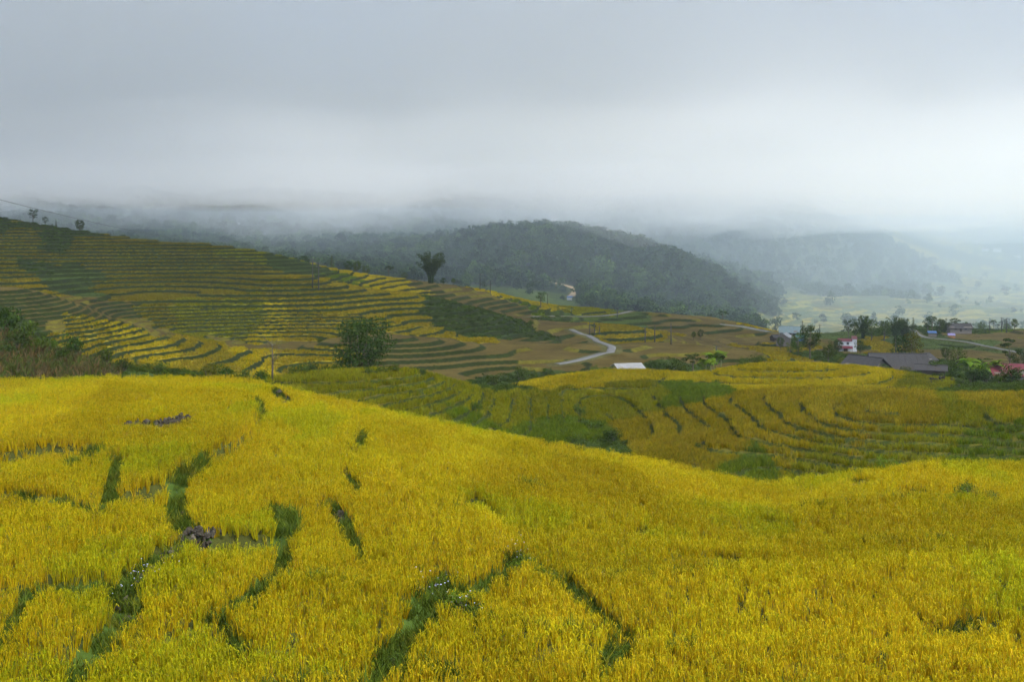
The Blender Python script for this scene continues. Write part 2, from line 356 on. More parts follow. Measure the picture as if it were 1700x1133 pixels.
def leaf_mat(name, attr=None, col=(.05, .08, .015), island=.35, hue=None, transl=.3, objvar=.2):
    """leaf surface: diffuse with some light coming through; colour varies from blade to blade"""
    m = bpy.data.materials.new(name); m.use_nodes = True
    n, l = m.node_tree.nodes, m.node_tree.links
    n.remove(n['Principled BSDF']); out = n['Material Output']
    geo = n.new('ShaderNodeNewGeometry')
    if attr:
        a = n.new('ShaderNodeAttribute'); a.attribute_type = 'INSTANCER'; a.attribute_name = attr; src = a.outputs['Color']
    else:
        a = n.new('ShaderNodeRGB'); a.outputs[0].default_value = (*col, 1); src = a.outputs[0]
    if hue is not None:
        ramp = n.new('ShaderNodeValToRGB'); cr = ramp.color_ramp
        cr.interpolation = 'LINEAR'
        for e in list(cr.elements)[1:]: cr.elements.remove(e)
        for i, (p, c) in enumerate(hue):
            e = cr.elements[0] if i == 0 else cr.elements.new(p)
            e.position = p; e.color = (*c, 1)
        l.new(geo.outputs['Random Per Island'], ramp.inputs[0])
        mul = n.new('ShaderNodeMix'); mul.data_type = 'RGBA'; mul.blend_type = 'MULTIPLY'; mul.inputs[0].default_value = 1
        l.new(src, mul.inputs[6]); l.new(ramp.outputs[0], mul.inputs[7]); src = mul.outputs[2]
    else:
        hsv = n.new('ShaderNodeHueSaturation')
        mr = n.new('ShaderNodeMapRange'); mr.inputs[3].default_value = 1 - island; mr.inputs[4].default_value = 1 + island
        l.new(geo.outputs['Random Per Island'], mr.inputs[0])
        oi = n.new('ShaderNodeObjectInfo'); mo = n.new('ShaderNodeMapRange'); mo.inputs[3].default_value = 1 - objvar; mo.inputs[4].default_value = 1 + objvar
        l.new(oi.outputs['Random'], mo.inputs[0])
        mm = n.new('ShaderNodeMath'); mm.operation = 'MULTIPLY'; l.new(mr.outputs[0], mm.inputs[0]); l.new(mo.outputs[0], mm.inputs[1])
        l.new(mm.outputs[0], hsv.inputs['Value']); l.new(src, hsv.inputs['Color'])
        mh = n.new('ShaderNodeMapRange'); mh.inputs[3].default_value = .485; mh.inputs[4].default_value = .515
        l.new(oi.outputs['Random'], mh.inputs[0]); l.new(mh.outputs[0], hsv.inputs['Hue'])
        src = hsv.outputs[0]
    d = n.new('ShaderNodeBsdfDiffuse'); t = n.new('ShaderNodeBsdfTranslucent'); mix = n.new('ShaderNodeMixShader')
    mix.inputs[0].default_value = transl
    l.new(src, d.inputs[0]); l.new(src, t.inputs[0]); l.new(d.outputs[0], mix.inputs[1]); l.new(t.outputs[0], mix.inputs[2])
    l.new(mix.outputs[0], out.inputs['Surface'])
    return m

def ground_mat():
    m, n, l, p = new_mat('ground')
    a = n.new('ShaderNodeAttribute'); a.attribute_name = 'cover'
    tc = n.new('ShaderNodeTexCoord')
    n1 = n.new('ShaderNodeTexNoise'); n1.inputs['Scale'].default_value = 1.6; n1.inputs['Detail'].default_value = 8; n1.inputs['Roughness'].default_value = .7
    n2 = n.new('ShaderNodeTexNoise'); n2.inputs['Scale'].default_value = .13; n2.inputs['Detail'].default_value = 5
    l.new(tc.outputs['Object'], n1.inputs['Vector']); l.new(tc.outputs['Object'], n2.inputs['Vector'])
    ad = n.new('ShaderNodeMath'); ad.operation = 'ADD'; l.new(n1.outputs[0], ad.inputs[0]); l.new(n2.outputs[0], ad.inputs[1])
    mr = n.new('ShaderNodeMapRange'); mr.inputs[1].default_value = .6; mr.inputs[2].default_value = 1.4; mr.inputs[3].default_value = .55; mr.inputs[4].default_value = 1.45
    l.new(ad.outputs[0], mr.inputs[0])
    mul = n.new('ShaderNodeVectorMath'); mul.operation = 'SCALE'
    l.new(a.outputs['Color'], mul.inputs[0]); l.new(mr.outputs[0], mul.inputs['Scale'])
    l.new(mul.outputs[0], p.inputs['Base Color'])
    p.inputs['Roughness'].default_value = 1; p.inputs['Specular IOR Level'].default_value = .05
    b = n.new('ShaderNodeBump'); b.inputs['Strength'].default_value = .6; b.inputs['Distance'].default_value = .25
    l.new(n1.outputs[0], b.inputs['Height']); l.new(b.outputs[0], p.inputs['Normal'])
    return m

# ------------------------------------------------------------------ helpers: meshes, things
def mesh_np(name, V, Fq, mat, smooth=False):
    me = bpy.data.meshes.new(name)
    V = np.asarray(V, np.float32)
    if isinstance(Fq, np.ndarray):
        k = Fq.shape[1]
        me.vertices.add(len(V)); me.vertices.foreach_set('co', V.ravel())
        me.loops.add(Fq.size); me.loops.foreach_set('vertex_index', Fq.astype(np.int32).ravel())
        me.polygons.add(len(Fq)); me.polygons.foreach_set('loop_start', np.arange(0, Fq.size, k, dtype=np.int32))
        me.update(calc_edges=True)
    else:
        me.from_pydata([tuple(v) for v in V], [], Fq); me.update()
    if smooth: me.polygons.foreach_set('use_smooth', np.ones(len(me.polygons), bool))
    if mat: me.materials.append(mat)
    return me
def link(name, me, parent=None, loc=None):
    o = bpy.data.objects.new(name, me); COL.objects.link(o)
    if parent: o.parent = parent
    if loc is not None: o.location = loc
    return o
def tag(o, label, cat, group=None, kind=None):
    o['label'] = label; o['category'] = cat
    if group: o['group'] = group
    if kind: o['kind'] = kind
    return o
def thing(name, label, cat, loc, rz=0.0, group=None, sc=1.0):
    o = bpy.data.objects.new(name, None); COL.objects.link(o)
    o.empty_display_size = .3
    o.location = loc; o.rotation_euler = (0, 0, rz); o.scale = (sc, sc, sc) if not hasattr(sc, '__len__') else sc
    return tag(o, label, cat, group)
def structure(o): o['kind'] = 'structure'; return o

# ------------------------------------------------------------------ terrain sheet
def cols_px():
    mid = np.arange(-160, 1861, 3.6)
    out = np.geomspace(8, 900, 26).cumsum(); out = out[out < 1400]
    return np.concatenate([(-160 - out)[::-1], mid, mid[-1] + out])
PXC = cols_px()
ROWS = np.concatenate([np.linspace(-25, 8, 14), np.arange(9, 78, .34), np.arange(78, 96, .8), np.arange(96, 190, .42), np.arange(190, 540, .56), np.arange(540, 1650, 4.0), np.geomspace(1650, 9000, 90)])
U = (PXC - CX) / F
GX = U[None, :] * np.maximum(ROWS, 8)[:, None]; GY = np.repeat(ROWS[:, None], len(U), 1)
nr, nc = GX.shape
fx, fy = GX.ravel(), GY.ravel()
gzv, glev, griser, groad, ggap = ground(fx, fy, True)
gk = kinds(fx, fy)
gc = colours(fx, fy, gk, glev)
ris = griser & (fy > 82) & (fy < 545) & (groad > .5)
gc[ris] = np.where(((gk[ris] == KI['stub']) & (noise(fx[ris] / 30, fy[ris] / 30, 63) > .05))[:, None], np.array([.12, .105, .015]), np.where((fy[ris] > 190)[:, None], np.array([.024, .034, .008]), np.array([.030, .042, .008]))) * (0.8 + .5 * np.abs(noise(fx[ris] / 3, fy[ris] / 3, 61)))[:, None]
fr = griser & (fy > 600)
gc[fr] = np.array([.08, .10, .04])
nearm = fy < 82
gc[nearm] = np.array([.050, .055, .012])
gg = nearm & (ggap < 1.4)
gc[gg] = np.array([.050, .085, .014])
und = (fy > 82) & (fy < 190) & (gk <= 4) & ~ris; gc[und] = np.array([.11, .10, .016]) * (.8 + .4 * np.abs(noise(fx[und] / 2, fy[und] / 2, 62)))[:, None]
soil = nearm & (fy < 17.5); gc[soil] = np.array([.06, .09, .02])
verge = (groad < 1.6) & (groad > -9); gc[verge] = np.array([.09, .085, .03])
# standing crop hides its own soil: keep the soil under it in crop colour only beyond the reach of the built plants
idx = np.arange(nr * nc).reshape(nr, nc)
quads = np.stack([idx[:-1, :-1], idx[:-1, 1:], idx[1:, 1:], idx[1:, :-1]], -1).reshape(-1, 4)
tme = mesh_np('terrain', np.stack([fx, fy, gzv], 1), quads, ground_mat(), True)
at_ = tme.attributes.new('cover', 'FLOAT_COLOR', 'POINT')
at_.data.foreach_set('color', np.concatenate([gc, np.ones((len(gc), 1))], 1).astype(np.float32).ravel())
structure(link('terrain', tme))

# what the eye can reach: running skyline per column (with a margin)
GZ = gzv.reshape(nr, nc)
rowpx = HY - F * (GZ + .85 * ((ROWS > 10) & (ROWS < 540))[:, None]) / np.maximum(ROWS, 1)[:, None]
rowpx[ROWS < 9] = 1e5
SKYL = np.minimum.accumulate(rowpx, 0)
def visible(X, Y, Z, margin=14):
    px = CX + F * X / Y; py = HY - F * Z / Y
    ci = np.clip(np.searchsorted(PXC, px), 0, nc - 1); ri = np.clip(np.searchsorted(ROWS, Y - 2.0) - 1, 0, nr - 1)
    return py < SKYL[ri, ci] + margin

# ------------------------------------------------------------------ roads
concrete = flat_mat('road_concrete', (.15, .15, .145), .9, .4, .5, .1)
dirt = flat_mat('dirt_track', (.40, .29, .17), .95, .25, .6, .2)
def ribbon(name, line, w, mat, lift=.06):
    t = np.gradient(line[:, :2], axis=0); t /= np.linalg.norm(t, axis=1)[:, None] + 1e-9
    nrm = np.stack([-t[:, 1], t[:, 0]], 1)
    prof = [(-w, -.5), (-w, 0), (-w * .5, .02), (0, .03), (w * .5, .02), (w, 0), (w, -.5)]
    V = np.concatenate([np.column_stack([line[:, :2] + nrm * a, line[:, 2] + lift + b]) for a, b in prof])
    n = len(line); Q = []
    for k in range(len(prof) - 1):
        a = np.arange(n - 1) + k * n
        Q.append(np.stack([a, a + 1, a + 1 + n, a + n], 1))
    return structure(link(name, mesh_np(name, V, np.concatenate(Q), mat, True)))
for k, nm, mt, lf in [('winding', 'road', concrete, .10), ('upper', 'road', concrete, .12), ('village', 'road', concrete, .12), ('right', 'road', concrete, .12), ('track', 'dirt_track', dirt, .15)]:
    ribbon(nm, ROADS[k][0], ROADS[k][1], mt, lf)

# ------------------------------------------------------------------ scatter (stuff nobody could count)
LIB = bpy.data.collections.new('plant_library')
def variants(prefix, meshes):
    c = bpy.data.collections.new(prefix)
    for i, me in enumerate(meshes):
        c.objects.link(bpy.data.objects.new('%s_%02d' % (prefix, i), me))
    return c
def scatter(name, P, rot, scl, tint, coll, nvar):
    me = bpy.data.meshes.new(name)
    n = len(P)
    me.vertices.add(n); me.vertices.foreach_set('co', np.asarray(P, np.float32).ravel())
    a = me.attributes.new('turn', 'FLOAT_VECTOR', 'POINT'); a.data.foreach_set('vector', np.asarray(rot, np.float32).ravel())
    a = me.attributes.new('size', 'FLOAT_VECTOR', 'POINT'); a.data.foreach_set('vector', np.asarray(scl, np.float32).ravel())
    a = me.attributes.new('tint', 'FLOAT_COLOR', 'POINT'); a.data.foreach_set('color', np.concatenate([tint, np.ones((n, 1))], 1).astype(np.float32).ravel())
    a = me.attributes.new('pick', 'INT', 'POINT'); a.data.foreach_set('value', rng.integers(0, nvar, n).astype(np.int32))
    o = link(name, me)
    ng = bpy.data.node_groups.new(name, 'GeometryNodeTree')
    ng.interface.new_socket('Geometry', in_out='INPUT', socket_type='NodeSocketGeometry'); ng.interface.new_socket('Geometry', in_out='OUTPUT', socket_type='NodeSocketGeometry')
    N, L = ng.nodes, ng.links
    gi, go = N.new('NodeGroupInput'), N.new('NodeGroupOutput')
    ci = N.new('GeometryNodeCollectionInfo'); ci.inputs['Collection'].default_value = coll; ci.inputs['Separate Children'].default_value = True; ci.inputs['Reset Children'].default_value = True
    ip = N.new('GeometryNodeInstanceOnPoints'); ip.inputs['Pick Instance'].default_value = True
    def attr(nm, ty):
        x = N.new('GeometryNodeInputNamedAttribute'); x.data_type = ty; x.inputs['Name'].default_value = nm; return x.outputs['Attribute']
    L.new(gi.outputs[0], ip.inputs['Points']); L.new(ci.outputs[0], ip.inputs['Instance'])
    L.new(attr('pick', 'INT'), ip.inputs['Instance Index']); L.new(attr('turn', 'FLOAT_VECTOR'), ip.inputs['Rotation']); L.new(attr('size', 'FLOAT_VECTOR'), ip.inputs['Scale'])
    L.new(ip.outputs[0], go.inputs[0])
    md = o.modifiers.new('scatter', 'NODES'); md.node_group = ng
    o['kind'] = 'stuff'
    return o

def blade_tuft(name, mat, n, rad, hmin, hmax, w, lean=.35, droop=.5, seg=2, seed=0):
    """a tuft of arching blades rising from a patch of ground"""
    r = np.random.default_rng(seed); V, Q = [], []
    for i in range(n):
        a = r.uniform(0, 2 * np.pi); q = rad * math.sqrt(r.uniform())
        base = np.array([q * math.cos(a), q * math.sin(a), 0.0])
        h = r.uniform(hmin, hmax); da = r.uniform(0, 2 * np.pi); out = np.array([math.cos(da), math.sin(da), 0])
        le, dr = h * lean * r.uniform(.2, 1), h * droop * r.uniform(.2, 1)
        fa = r.uniform(0, np.pi); side = np.array([math.cos(fa), math.sin(fa), 0]) * w * .5 * r.uniform(.7, 1.3)
        s0 = len(V)
        for k in range(seg + 1):
            t = k / seg
            p = base + out * (le * t + dr * .55 * t ** 3) + np.array([0, 0, h * t - dr * .35 * t ** 3])
            ww = (.75 if k == 0 else 1.0) if k < seg else .15
            V += [p - side * ww, p + side * ww]
        for k in range(seg):
            b = s0 + 2 * k; Q.append((b, b + 1, b + 3, b + 2))
    return mesh_np(name, V, np.array(Q), mat)

def rice_tuft(name, mat, seed):
    """one planted hill of rice: upright leaves and bent grain heads"""
    r = np.random.default_rng(seed); V, Q = [], []
    def strip(pts, w, fa):
        side = np.array([math.cos(fa), math.sin(fa), 0]) * .5; s0 = len(V)
        for p, ww in zip(pts, w): V.extend([p - side * ww, p + side * ww])
        for k in range(len(pts) - 1): b = s0 + 2 * k; Q.append((b, b + 1, b + 3, b + 2))
    for i in range(12):
        a = r.uniform(0, 6.28); o = np.array([math.cos(a), math.sin(a), 0]); h = r.uniform(.40, .60); le = h * r.uniform(.05, .26)
        b = o * .06 * r.uniform() ; w = .015 * r.uniform(.7, 1.3)
        strip([b, b + o * le * .45 + np.array([0, 0, h * .6]), b + o * le * 1.25 + np.array([0, 0, h])], [w, w, w * .15], r.uniform(0, 3.14))
    for i in range(6):
        a = r.uniform(0, 6.28); o = np.array([math.cos(a), math.sin(a), 0]); h = r.uniform(.44, .58); le = r.uniform(.03, .12)
        b = o * le + np.array([0, 0, h * .82]); d = r.uniform(.03, .075)
        strip([b, b + o * d * .5 + np.array([0, 0, h * .18]), b + o * d * 1.2 + np.array([0, 0, h * .17]), b + o * d * 1.7 + np.array([0, 0, h * .07])], [.007, .020, .022, .006], r.uniform(0, 3.14))
    return mesh_np(name, V, np.array(Q), mat)
RICE_HUE = [(0, (.20, .34, .6)), (.22, (.55, .72, .8)), (.45, (1.05, 1.08, 1)), (.65, (1.32, 1.22, .9)), (.82, (1.22, .98, .8)), (1, (.62, .42, .8))]
rice_m = leaf_mat('rice_leaf', 'tint', hue=RICE_HUE, transl=.35)
weed_m = leaf_mat('weed_leaf', 'tint', hue=[(0, (.6, .75, .8)), (.6, (1.1, 1.1, 1)), (1, (1.4, 1.2, 1))], transl=.3)
NEAR = variants('near_rice', [rice_tuft('near_rice', rice_m, 100 + i) for i in range(8)])
MIDR = variants('mid_rice', [blade_tuft('mid_rice', rice_m, 40, .45, .55, .95, .035, .28, .55, 2, 200 + i) for i in range(5)])
FARR = variants('far_rice', [blade_tuft('far_rice', rice_m, 30, .62, .45, .80, .09, .20, .4, 2, 300 + i) for i in range(4)])

def sample(lo, hi, dens, xl=-70, xr=1770):
    """even random points of a wedge of land"""
    ul, ur = (xl - CX) / F, (xr - CX) / F
    n = int(dens * .5 * (ur - ul) * (hi * hi - lo * lo))
    Y = np.sqrt(rng.uniform(lo * lo, hi * hi, n)); X = rng.uniform(ul, ur, n) * Y
    return X, Y
def crop(name, lo, hi, dens, coll, nv, label, hscale, margin, spacing):
    X, Y = sample(lo, hi, dens)
    Z, lev, rs, rd, gp = ground(X, Y, True)
    k = kinds(X, Y)
    ok = (k <= 4) & (rd > .8)
    if lo < 82: ok &= (gp > 1.0 + .25 * noise(X * 2, Y * 2, 71)) & ~(rs & (noise(X / 7, Y / 7, 76) > .22) & (rng.uniform(0, 1, len(X)) < .4))
    elif lo < 190: ok &= ~rs | (rng.uniform(0, 1, len(X)) < .06)
    else: ok &= ~rs
    ok &= visible(X, Y, Z + .9, margin)
    X, Y, Z, lev, k, gp = X[ok], Y[ok], Z[ok], lev[ok], k[ok], gp[ok]
    c = colours(X, Y, k, lev)
    n = len(X)
    c *= rng.uniform(.85, 1.15, n)[:, None]
    if lo < 82:   # ripeness drifts from patch to patch
        t = fbm(X / 7, Y / 9, 81, 3)
        c = np.where((t > .12)[:, None], c * np.array([.97, .92, 1]), c) * np.where((t < -.38)[:, None], np.array([.86, 1.0, 1.0]), 1)
    lk = .6 if lo < 82 else 1.0
    la = 2.2 + 1.6 * noise(X / 5, Y / 5, 72); lm = lk * (.16 + .14 * noise(X / 3, Y / 3, 73))
    rot = np.stack([lm * np.cos(la) + rng.normal(0, .07, n), lm * np.sin(la) + rng.normal(0, .07, n), rng.uniform(0, 6.28, n)], 1)
    vary = .82 + .36 * rng.uniform(0, 1, n) ** 1.5 if lo < 82 else np.ones(n)
    hs_ = vary * hscale * (1 + .13 * noise(X / 2.5, Y / 2.5, 74) + .1 * noise(X / .9, Y / .9, 75)) * rng.uniform(.9, 1.1, n)
    s = np.stack([rng.uniform(.85, 1.2, n), rng.uniform(.85, 1.2, n), hs_], 1)
    print(name, n)
    return tag(scatter(name, np.stack([X, Y, Z - .03], 1), rot, s, c, coll, nv), label, 'rice', kind='stuff')
crop('ripe_rice', 17.8, 82, 25.0, NEAR, 8, 'ripe yellow rice filling the near paddies from the bottom edge to their crest', 1.0, 40, .3)
crop('hillside_rice', 88, 186, 4.2, MIDR, 5, 'olive and golden rice on the terraced knolls just beyond the near paddies', .88, 14, .5)
crop('distant_rice', 190, 540, 1.25, FARR, 4, 'rice on the long terraces of the shaded hillside across the valley', .80, 8, 1)

# weeds in the gaps and on risers
def weeds():
    W = variants('weed', [blade_tuft('weed', weed_m, 46, .30, .14, .50, .024, .7, .5, 2, 400 + i) for i in range(5)])
    PX, PY = [], []
    for line, w in GAPS:
        L = np.linalg.norm(np.diff(line[:, :2], axis=0), axis=1).sum()
        n = int(L * w * 2.6 * 12)
        i = rng.integers(0, len(line) - 1, n); t = rng.uniform(0, 1, n)
        p = line[i, :2] * (1 - t)[:, None] + line[i + 1, :2] * t[:, None] + rng.uniform(-1.25, 1.25, (n, 2)) * w
        PX.append(p[:, 0]); PY.append(p[:, 1])
    bx, by = sample(18, 82, 60.0); _, _, brs, _, bg_ = ground(bx, by, True); bk = brs & (bg_ > .8) & (noise(bx / 7, by / 7, 76) > .22)   # grassy banks of the near terraces
    PX.append(bx[bk]); PY.append(by[bk])
    X, Y = np.concatenate(PX), np.concatenate(PY)
    Z = ground(X, Y); n = len(X)
    print('gap grass', n)
    c = np.array([.062, .092, .012]) * rng.uniform(.6, 1.4, n)[:, None] * np.where((noise(X, Y, 91) > .2)[:, None], np.array([1.5, 1.15, 1]), 1)
    s = rng.uniform(.6, 1.25, (n, 1)) * np.ones((1, 3))
    tag(scatter('gap_grass', np.stack([X, Y, Z - .02], 1), np.stack([np.zeros(n), np.zeros(n), rng.uniform(0, 6.28, n)], 1), s, c, W, 5), 'low green grass growing in the gaps between the near paddies', 'grass', kind='stuff')
    # coarse grass and scrub on banks, risers and rough slopes
    S = variants('scrub', [leaf_ball('scrub', weed_m, 90, .75, .55, .17, 500 + i) for i in range(4)])
    X1, Y1 = sample(90, 186, 2.4); X2, Y2 = sample(190, 545, .8)
    X, Y = np.concatenate([X1, X2]), np.concatenate([Y1, Y2])
    Z, lev, rs, rd, gp = ground(X, Y, True); k = kinds(X, Y)
    sc = (k == KI['scrub']); gr = (k == KI['grass']); rsr = rs & ~sc & ~gr & (Y > 190)
    keep = (rd > 1.0) & visible(X, Y, Z + .5, 10) & (sc & (rng.uniform(0, 1, len(X)) < .55) | gr & (rng.uniform(0, 1, len(X)) < .3) | rsr & (rng.uniform(0, 1, len(X)) < .12))
    X, Y, Z, sc = X[keep], Y[keep], Z[keep], sc[keep]; n = len(X)
    c = np.where(sc[:, None], np.array([.052, .080, .014]), np.array([.060, .085, .012])) * rng.uniform(.6, 1.35, n)[:, None] * (1 + .35 * noise(X / 9, Y / 9, 92))[:, None]
    sz = np.where(sc, rng.uniform(.7, 1.5, n), rng.uniform(.3, .55, n)) * np.where(Y < 190, .75, 1.0)
    print('scrub', n)
    tag(scatter('rough_scrub', np.stack([X, Y, Z - .05], 1), np.stack([np.zeros(n), np.zeros(n), rng.uniform(0, 6.28, n)], 1), sz[:, None] * np.ones((1, 3)), c, S, 4), 'low dark scrub and coarse grass on banks and rough slopes', 'scrub', kind='stuff')

def leaf_ball(name, mat, n, rad, hgt, leaf, seed, lobes=5, aspect=.55):
    """loose leaf clump: small leaf faces through a lumpy volume"""
    r = np.random.default_rng(seed)
    cs = [(np.array([r.uniform(-.55, .55) * rad, r.uniform(-.55, .55) * rad, hgt * r.uniform(.25, .85)]), rad * r.uniform(.35, .6)) for _ in range(lobes)]
    V, Q = [], []
    for i in range(n):
        c, q = cs[r.integers(0, lobes)]
        d = r.normal(size=3); d /= np.linalg.norm(d)
        p = c + d * q * r.uniform(.45, 1.05) * np.array([1, 1, hgt / rad]); p[2] = max(p[2], .03)
        nn = d * .7 + r.normal(size=3) * .6 + np.array([0, 0, .5]); nn /= np.linalg.norm(nn)
        a = np.cross(nn, r.normal(size=3)); a /= np.linalg.norm(a) + 1e-9; b = np.cross(nn, a)
        l = leaf * r.uniform(.6, 1.3)
        s0 = len(V); V += [p - a * l * .5, p + b * l * aspect * .5, p + a * l * .5 - nn * l * .12, p - b * l * aspect * .5]; Q.append((s0, s0 + 1, s0 + 2, s0 + 3))
    return mesh_np(name, V, np.array(Q), mat)
weeds()

# ------------------------------------------------------------------ trees
bark = flat_mat('bark', (.10, .085, .06), .95, .4, 8, .5)
leafA = leaf_mat('leaf_dark', col=(.036, .062, .012), island=.5)
leafB = leaf_mat('leaf_mid', col=(.060, .092, .014), island=.5)
leafY = leaf_mat('leaf_yellowish', col=(.105, .115, .014), island=.45)
leafBam = leaf_mat('leaf_bamboo', col=(.045, .070, .018), island=.45)
leafBan = leaf_mat('leaf_banana', col=(.11, .17, .016), island=.3, transl=.4)
fleaf = leaf_mat('forest_leaf', 'tint', hue=[(0, (.6, .65, .8)), (.6, (1.05, 1.05, 1)), (1, (1.5, 1.4, 1.1))], transl=.25)

def tube(pts, rads, n=6):
    V, Fc = [], []
    pts = [np.asarray(p, float) for p in pts]
    for i, p in enumerate(pts):
        d = pts[min(i + 1, len(pts) - 1)] - pts[max(i - 1, 0)]; d /= np.linalg.norm(d) + 1e-9
        a = np.cross(d, [0, 0, 1.0]) if abs(d[2]) < .95 else np.cross(d, [1.0, 0, 0]); a /= np.linalg.norm(a); b = np.cross(d, a)
        for k in range(n):
            t = 2 * np.pi * k / n; V.append(p + rads[i] * (a * math.cos(t) + b * math.sin(t)))
    for i in range(len(pts) - 1):
        for k in range(n):
            Fc.append((i * n + k, i * n + (k + 1) % n, (i + 1) * n + (k + 1) % n, (i + 1) * n + k))
    Fc.append(tuple(range(n))[::-1]); Fc.append(tuple((len(pts) - 1) * n + k for k in range(n)))
    return V, Fc
class Parts:
    def __init__(s): s.V, s.F = [], []
    def add(s, V, Fc):
        b = len(s.V); s.V += list(V); s.F += [tuple(i + b for i in f) for f in Fc]; return s
    def tube(s, pts, rads, n=6): return s.add(*tube(pts, rads, n))
    def box(s, lo, hi):
        (a, b, c), (d, e, f) = lo, hi
        V = [(a, b, c), (d, b, c), (d, e, c), (a, e, c), (a, b, f), (d, b, f), (d, e, f), (a, e, f)]
        return s.add(V, [(0, 3, 2, 1), (4, 5, 6, 7), (0, 1, 5, 4), (1, 2, 6, 5), (2, 3, 7, 6), (3, 0, 4, 7)])
    def mesh(s, name, mat, smooth=False): return mesh_np(name, s.V, s.F, mat, smooth)

def leaf_cloud(r, blobs, n, leaf, aspect=.5, up=.5):
    V = np.zeros((n * 4, 3)); w = np.array([b[1].prod() ** .67 for b in blobs]); w /= w.sum()
    pick = r.choice(len(blobs), n, p=w)
    C = np.array([b[0] for b in blobs])[pick]; R = np.array([b[1] for b in blobs])[pick]
    d = r.normal(size=(n, 3)); d /= np.linalg.norm(d, axis=1)[:, None]
    p = C + d * R * (r.uniform(.25, 1.08, n) ** .5)[:, None]
    nn = d * .6 + r.normal(size=(n, 3)) * .55 + np.array([0, 0, up]); nn /= np.linalg.norm(nn, axis=1)[:, None]
    a = np.cross(nn, r.normal(size=(n, 3))); a /= np.linalg.norm(a, axis=1)[:, None] + 1e-9; b = np.cross(nn, a)
    l = (leaf * r.uniform(.6, 1.35, n))[:, None]
    V[0::4] = p - a * l * .5; V[1::4] = p + b * l * aspect * .5; V[2::4] = p + a * l * .5 - nn * l * .15; V[3::4] = p - b * l * aspect * .5
    return V, np.arange(n * 4).reshape(n, 4)
def broadleaf(seed, h=1.0, w=.8, n=1500, leaf=.05, mat=None, trunk=.25, lobes=16, flat=1.0):
    """unit-height tree: trunk with limbs, crown of leaf faces in uneven lobes"""
    r = np.random.default_rng(seed); P = Parts()
    P.tube([(0, 0, -.08), (.01, 0, .1), (r.uniform(-.03, .03), r.uniform(-.03, .03), trunk + .15), (r.uniform(-.05, .05), r.uniform(-.05, .05), .8)], [.035, .026, .02, .006])
    blobs = []
    for i in range(lobes):
        a = i * 2.4 + r.uniform(-.4, .4); t = (i + .5) / lobes
        zz = -1 + 2 * t; ring = math.sqrt(max(0, 1 - zz * zz)); q = w * .36 * (.25 + .75 * ring) * r.uniform(.55, 1.05)
        zc = (trunk + 1) / 2 + zz * (1 - trunk) * .40 + r.uniform(-.03, .03)
        c = np.array([q * math.cos(a), q * math.sin(a), zc]); rr = w * r.uniform(.12, .21)
        blobs.append((c, np.array([rr, rr, rr * .75 * flat])))
        if i % 2 == 0: P.tube([(0, 0, trunk * .8 + .2 * t), tuple(c * .55 + np.array([0, 0, .08])), tuple(c)], [.014, .008, .003], 5)
    V, Q = leaf_cloud(r, blobs, n, leaf)
    V[:, 2] *= h
    return P.mesh('trunk', bark, True), mesh_np('crown', V, Q, mat or leafA)
def conifer(seed, n=1400, mat=None, w=.42):
    r = np.random.default_rng(seed); P = Parts().tube([(0, 0, -.05), (0, 0, .5), (0, 0, .97)], [.03, .018, .003])
    blobs = []
    for i in range(34):
        t = i / 34; a = i * 2.4; q = w * .5 * (1 - t) ** .75 * r.uniform(.5, 1)
        blobs.append((np.array([q * math.cos(a), q * math.sin(a), .12 + .84 * t]), np.array([.075, .075, .045]) * (1.2 - .7 * t)))
        if i % 3 == 0: P.tube([(0, 0, .14 + .84 * t), (q * math.cos(a), q * math.sin(a), .12 + .84 * t)], [.008, .003], 4)
    V, Q = leaf_cloud(r, blobs, n, .04, .4, .1)
    return P.mesh('trunk', bark, True), mesh_np('crown', V, Q, mat or leafA)
def bamboo(seed, culms=40, n=6500, spread=.42):
    r = np.random.default_rng(seed); P = Parts(); blobs = []
    for i in range(culms):
        a = r.uniform(0, 2 * np.pi); o = spread * r.uniform(.15, 1) ** .8; h = r.uniform(.62, 1.0) - .12 * o
        b0 = np.array([math.cos(a), math.sin(a), 0]) * .07 * r.uniform(.2, 1); d = np.array([math.cos(a), math.sin(a), 0])
        pts = [b0 + d * o * t ** 2.1 + np.array([0, 0, h * (t - .10 * t ** 4)]) for t in np.linspace(0, 1, 6)]
        P.tube(pts, [.008, .008, .007, .005, .003, .0015], 4)
        for t in np.linspace(.38, 1.0, 7):
            c = b0 + d * o * t ** 2.1 + np.array([0, 0, h * (t - .10 * t ** 4)]) + r.normal(0, .012, 3)
            blobs.append((c, np.array([.065, .065, .06]) * r.uniform(.6, 1.15)))
    V, Q = leaf_cloud(r, blobs, n, .045, .3, -.1)
    return P.mesh('culms', leafBam, True), mesh_np('crown', V, Q, leafBam)
def bush(seed, n=700, w=1.3, mat=None, leaf=.11, lobes=8):
    r = np.random.default_rng(seed); P = Parts(); blobs = []
    for i in range(lobes):
        a = r.uniform(0, 6.28); q = w * .5 * r.uniform(.1, .75); rr = r.uniform(.2, .34)
        c = np.array([q * math.cos(a), q * math.sin(a), r.uniform(.22, .72)]); blobs.append((c, np.array([rr, rr, rr * .85])))
        P.tube([(0, 0, -.1), tuple(c * .6), tuple(c)], [.03, .018, .006], 4)
    V, Q = leaf_cloud(r, blobs, n, leaf)
    V[:, 2] = np.maximum(V[:, 2], -.02)
    return P.mesh('stems', bark, True), mesh_np('foliage', V, Q, mat or leafB)

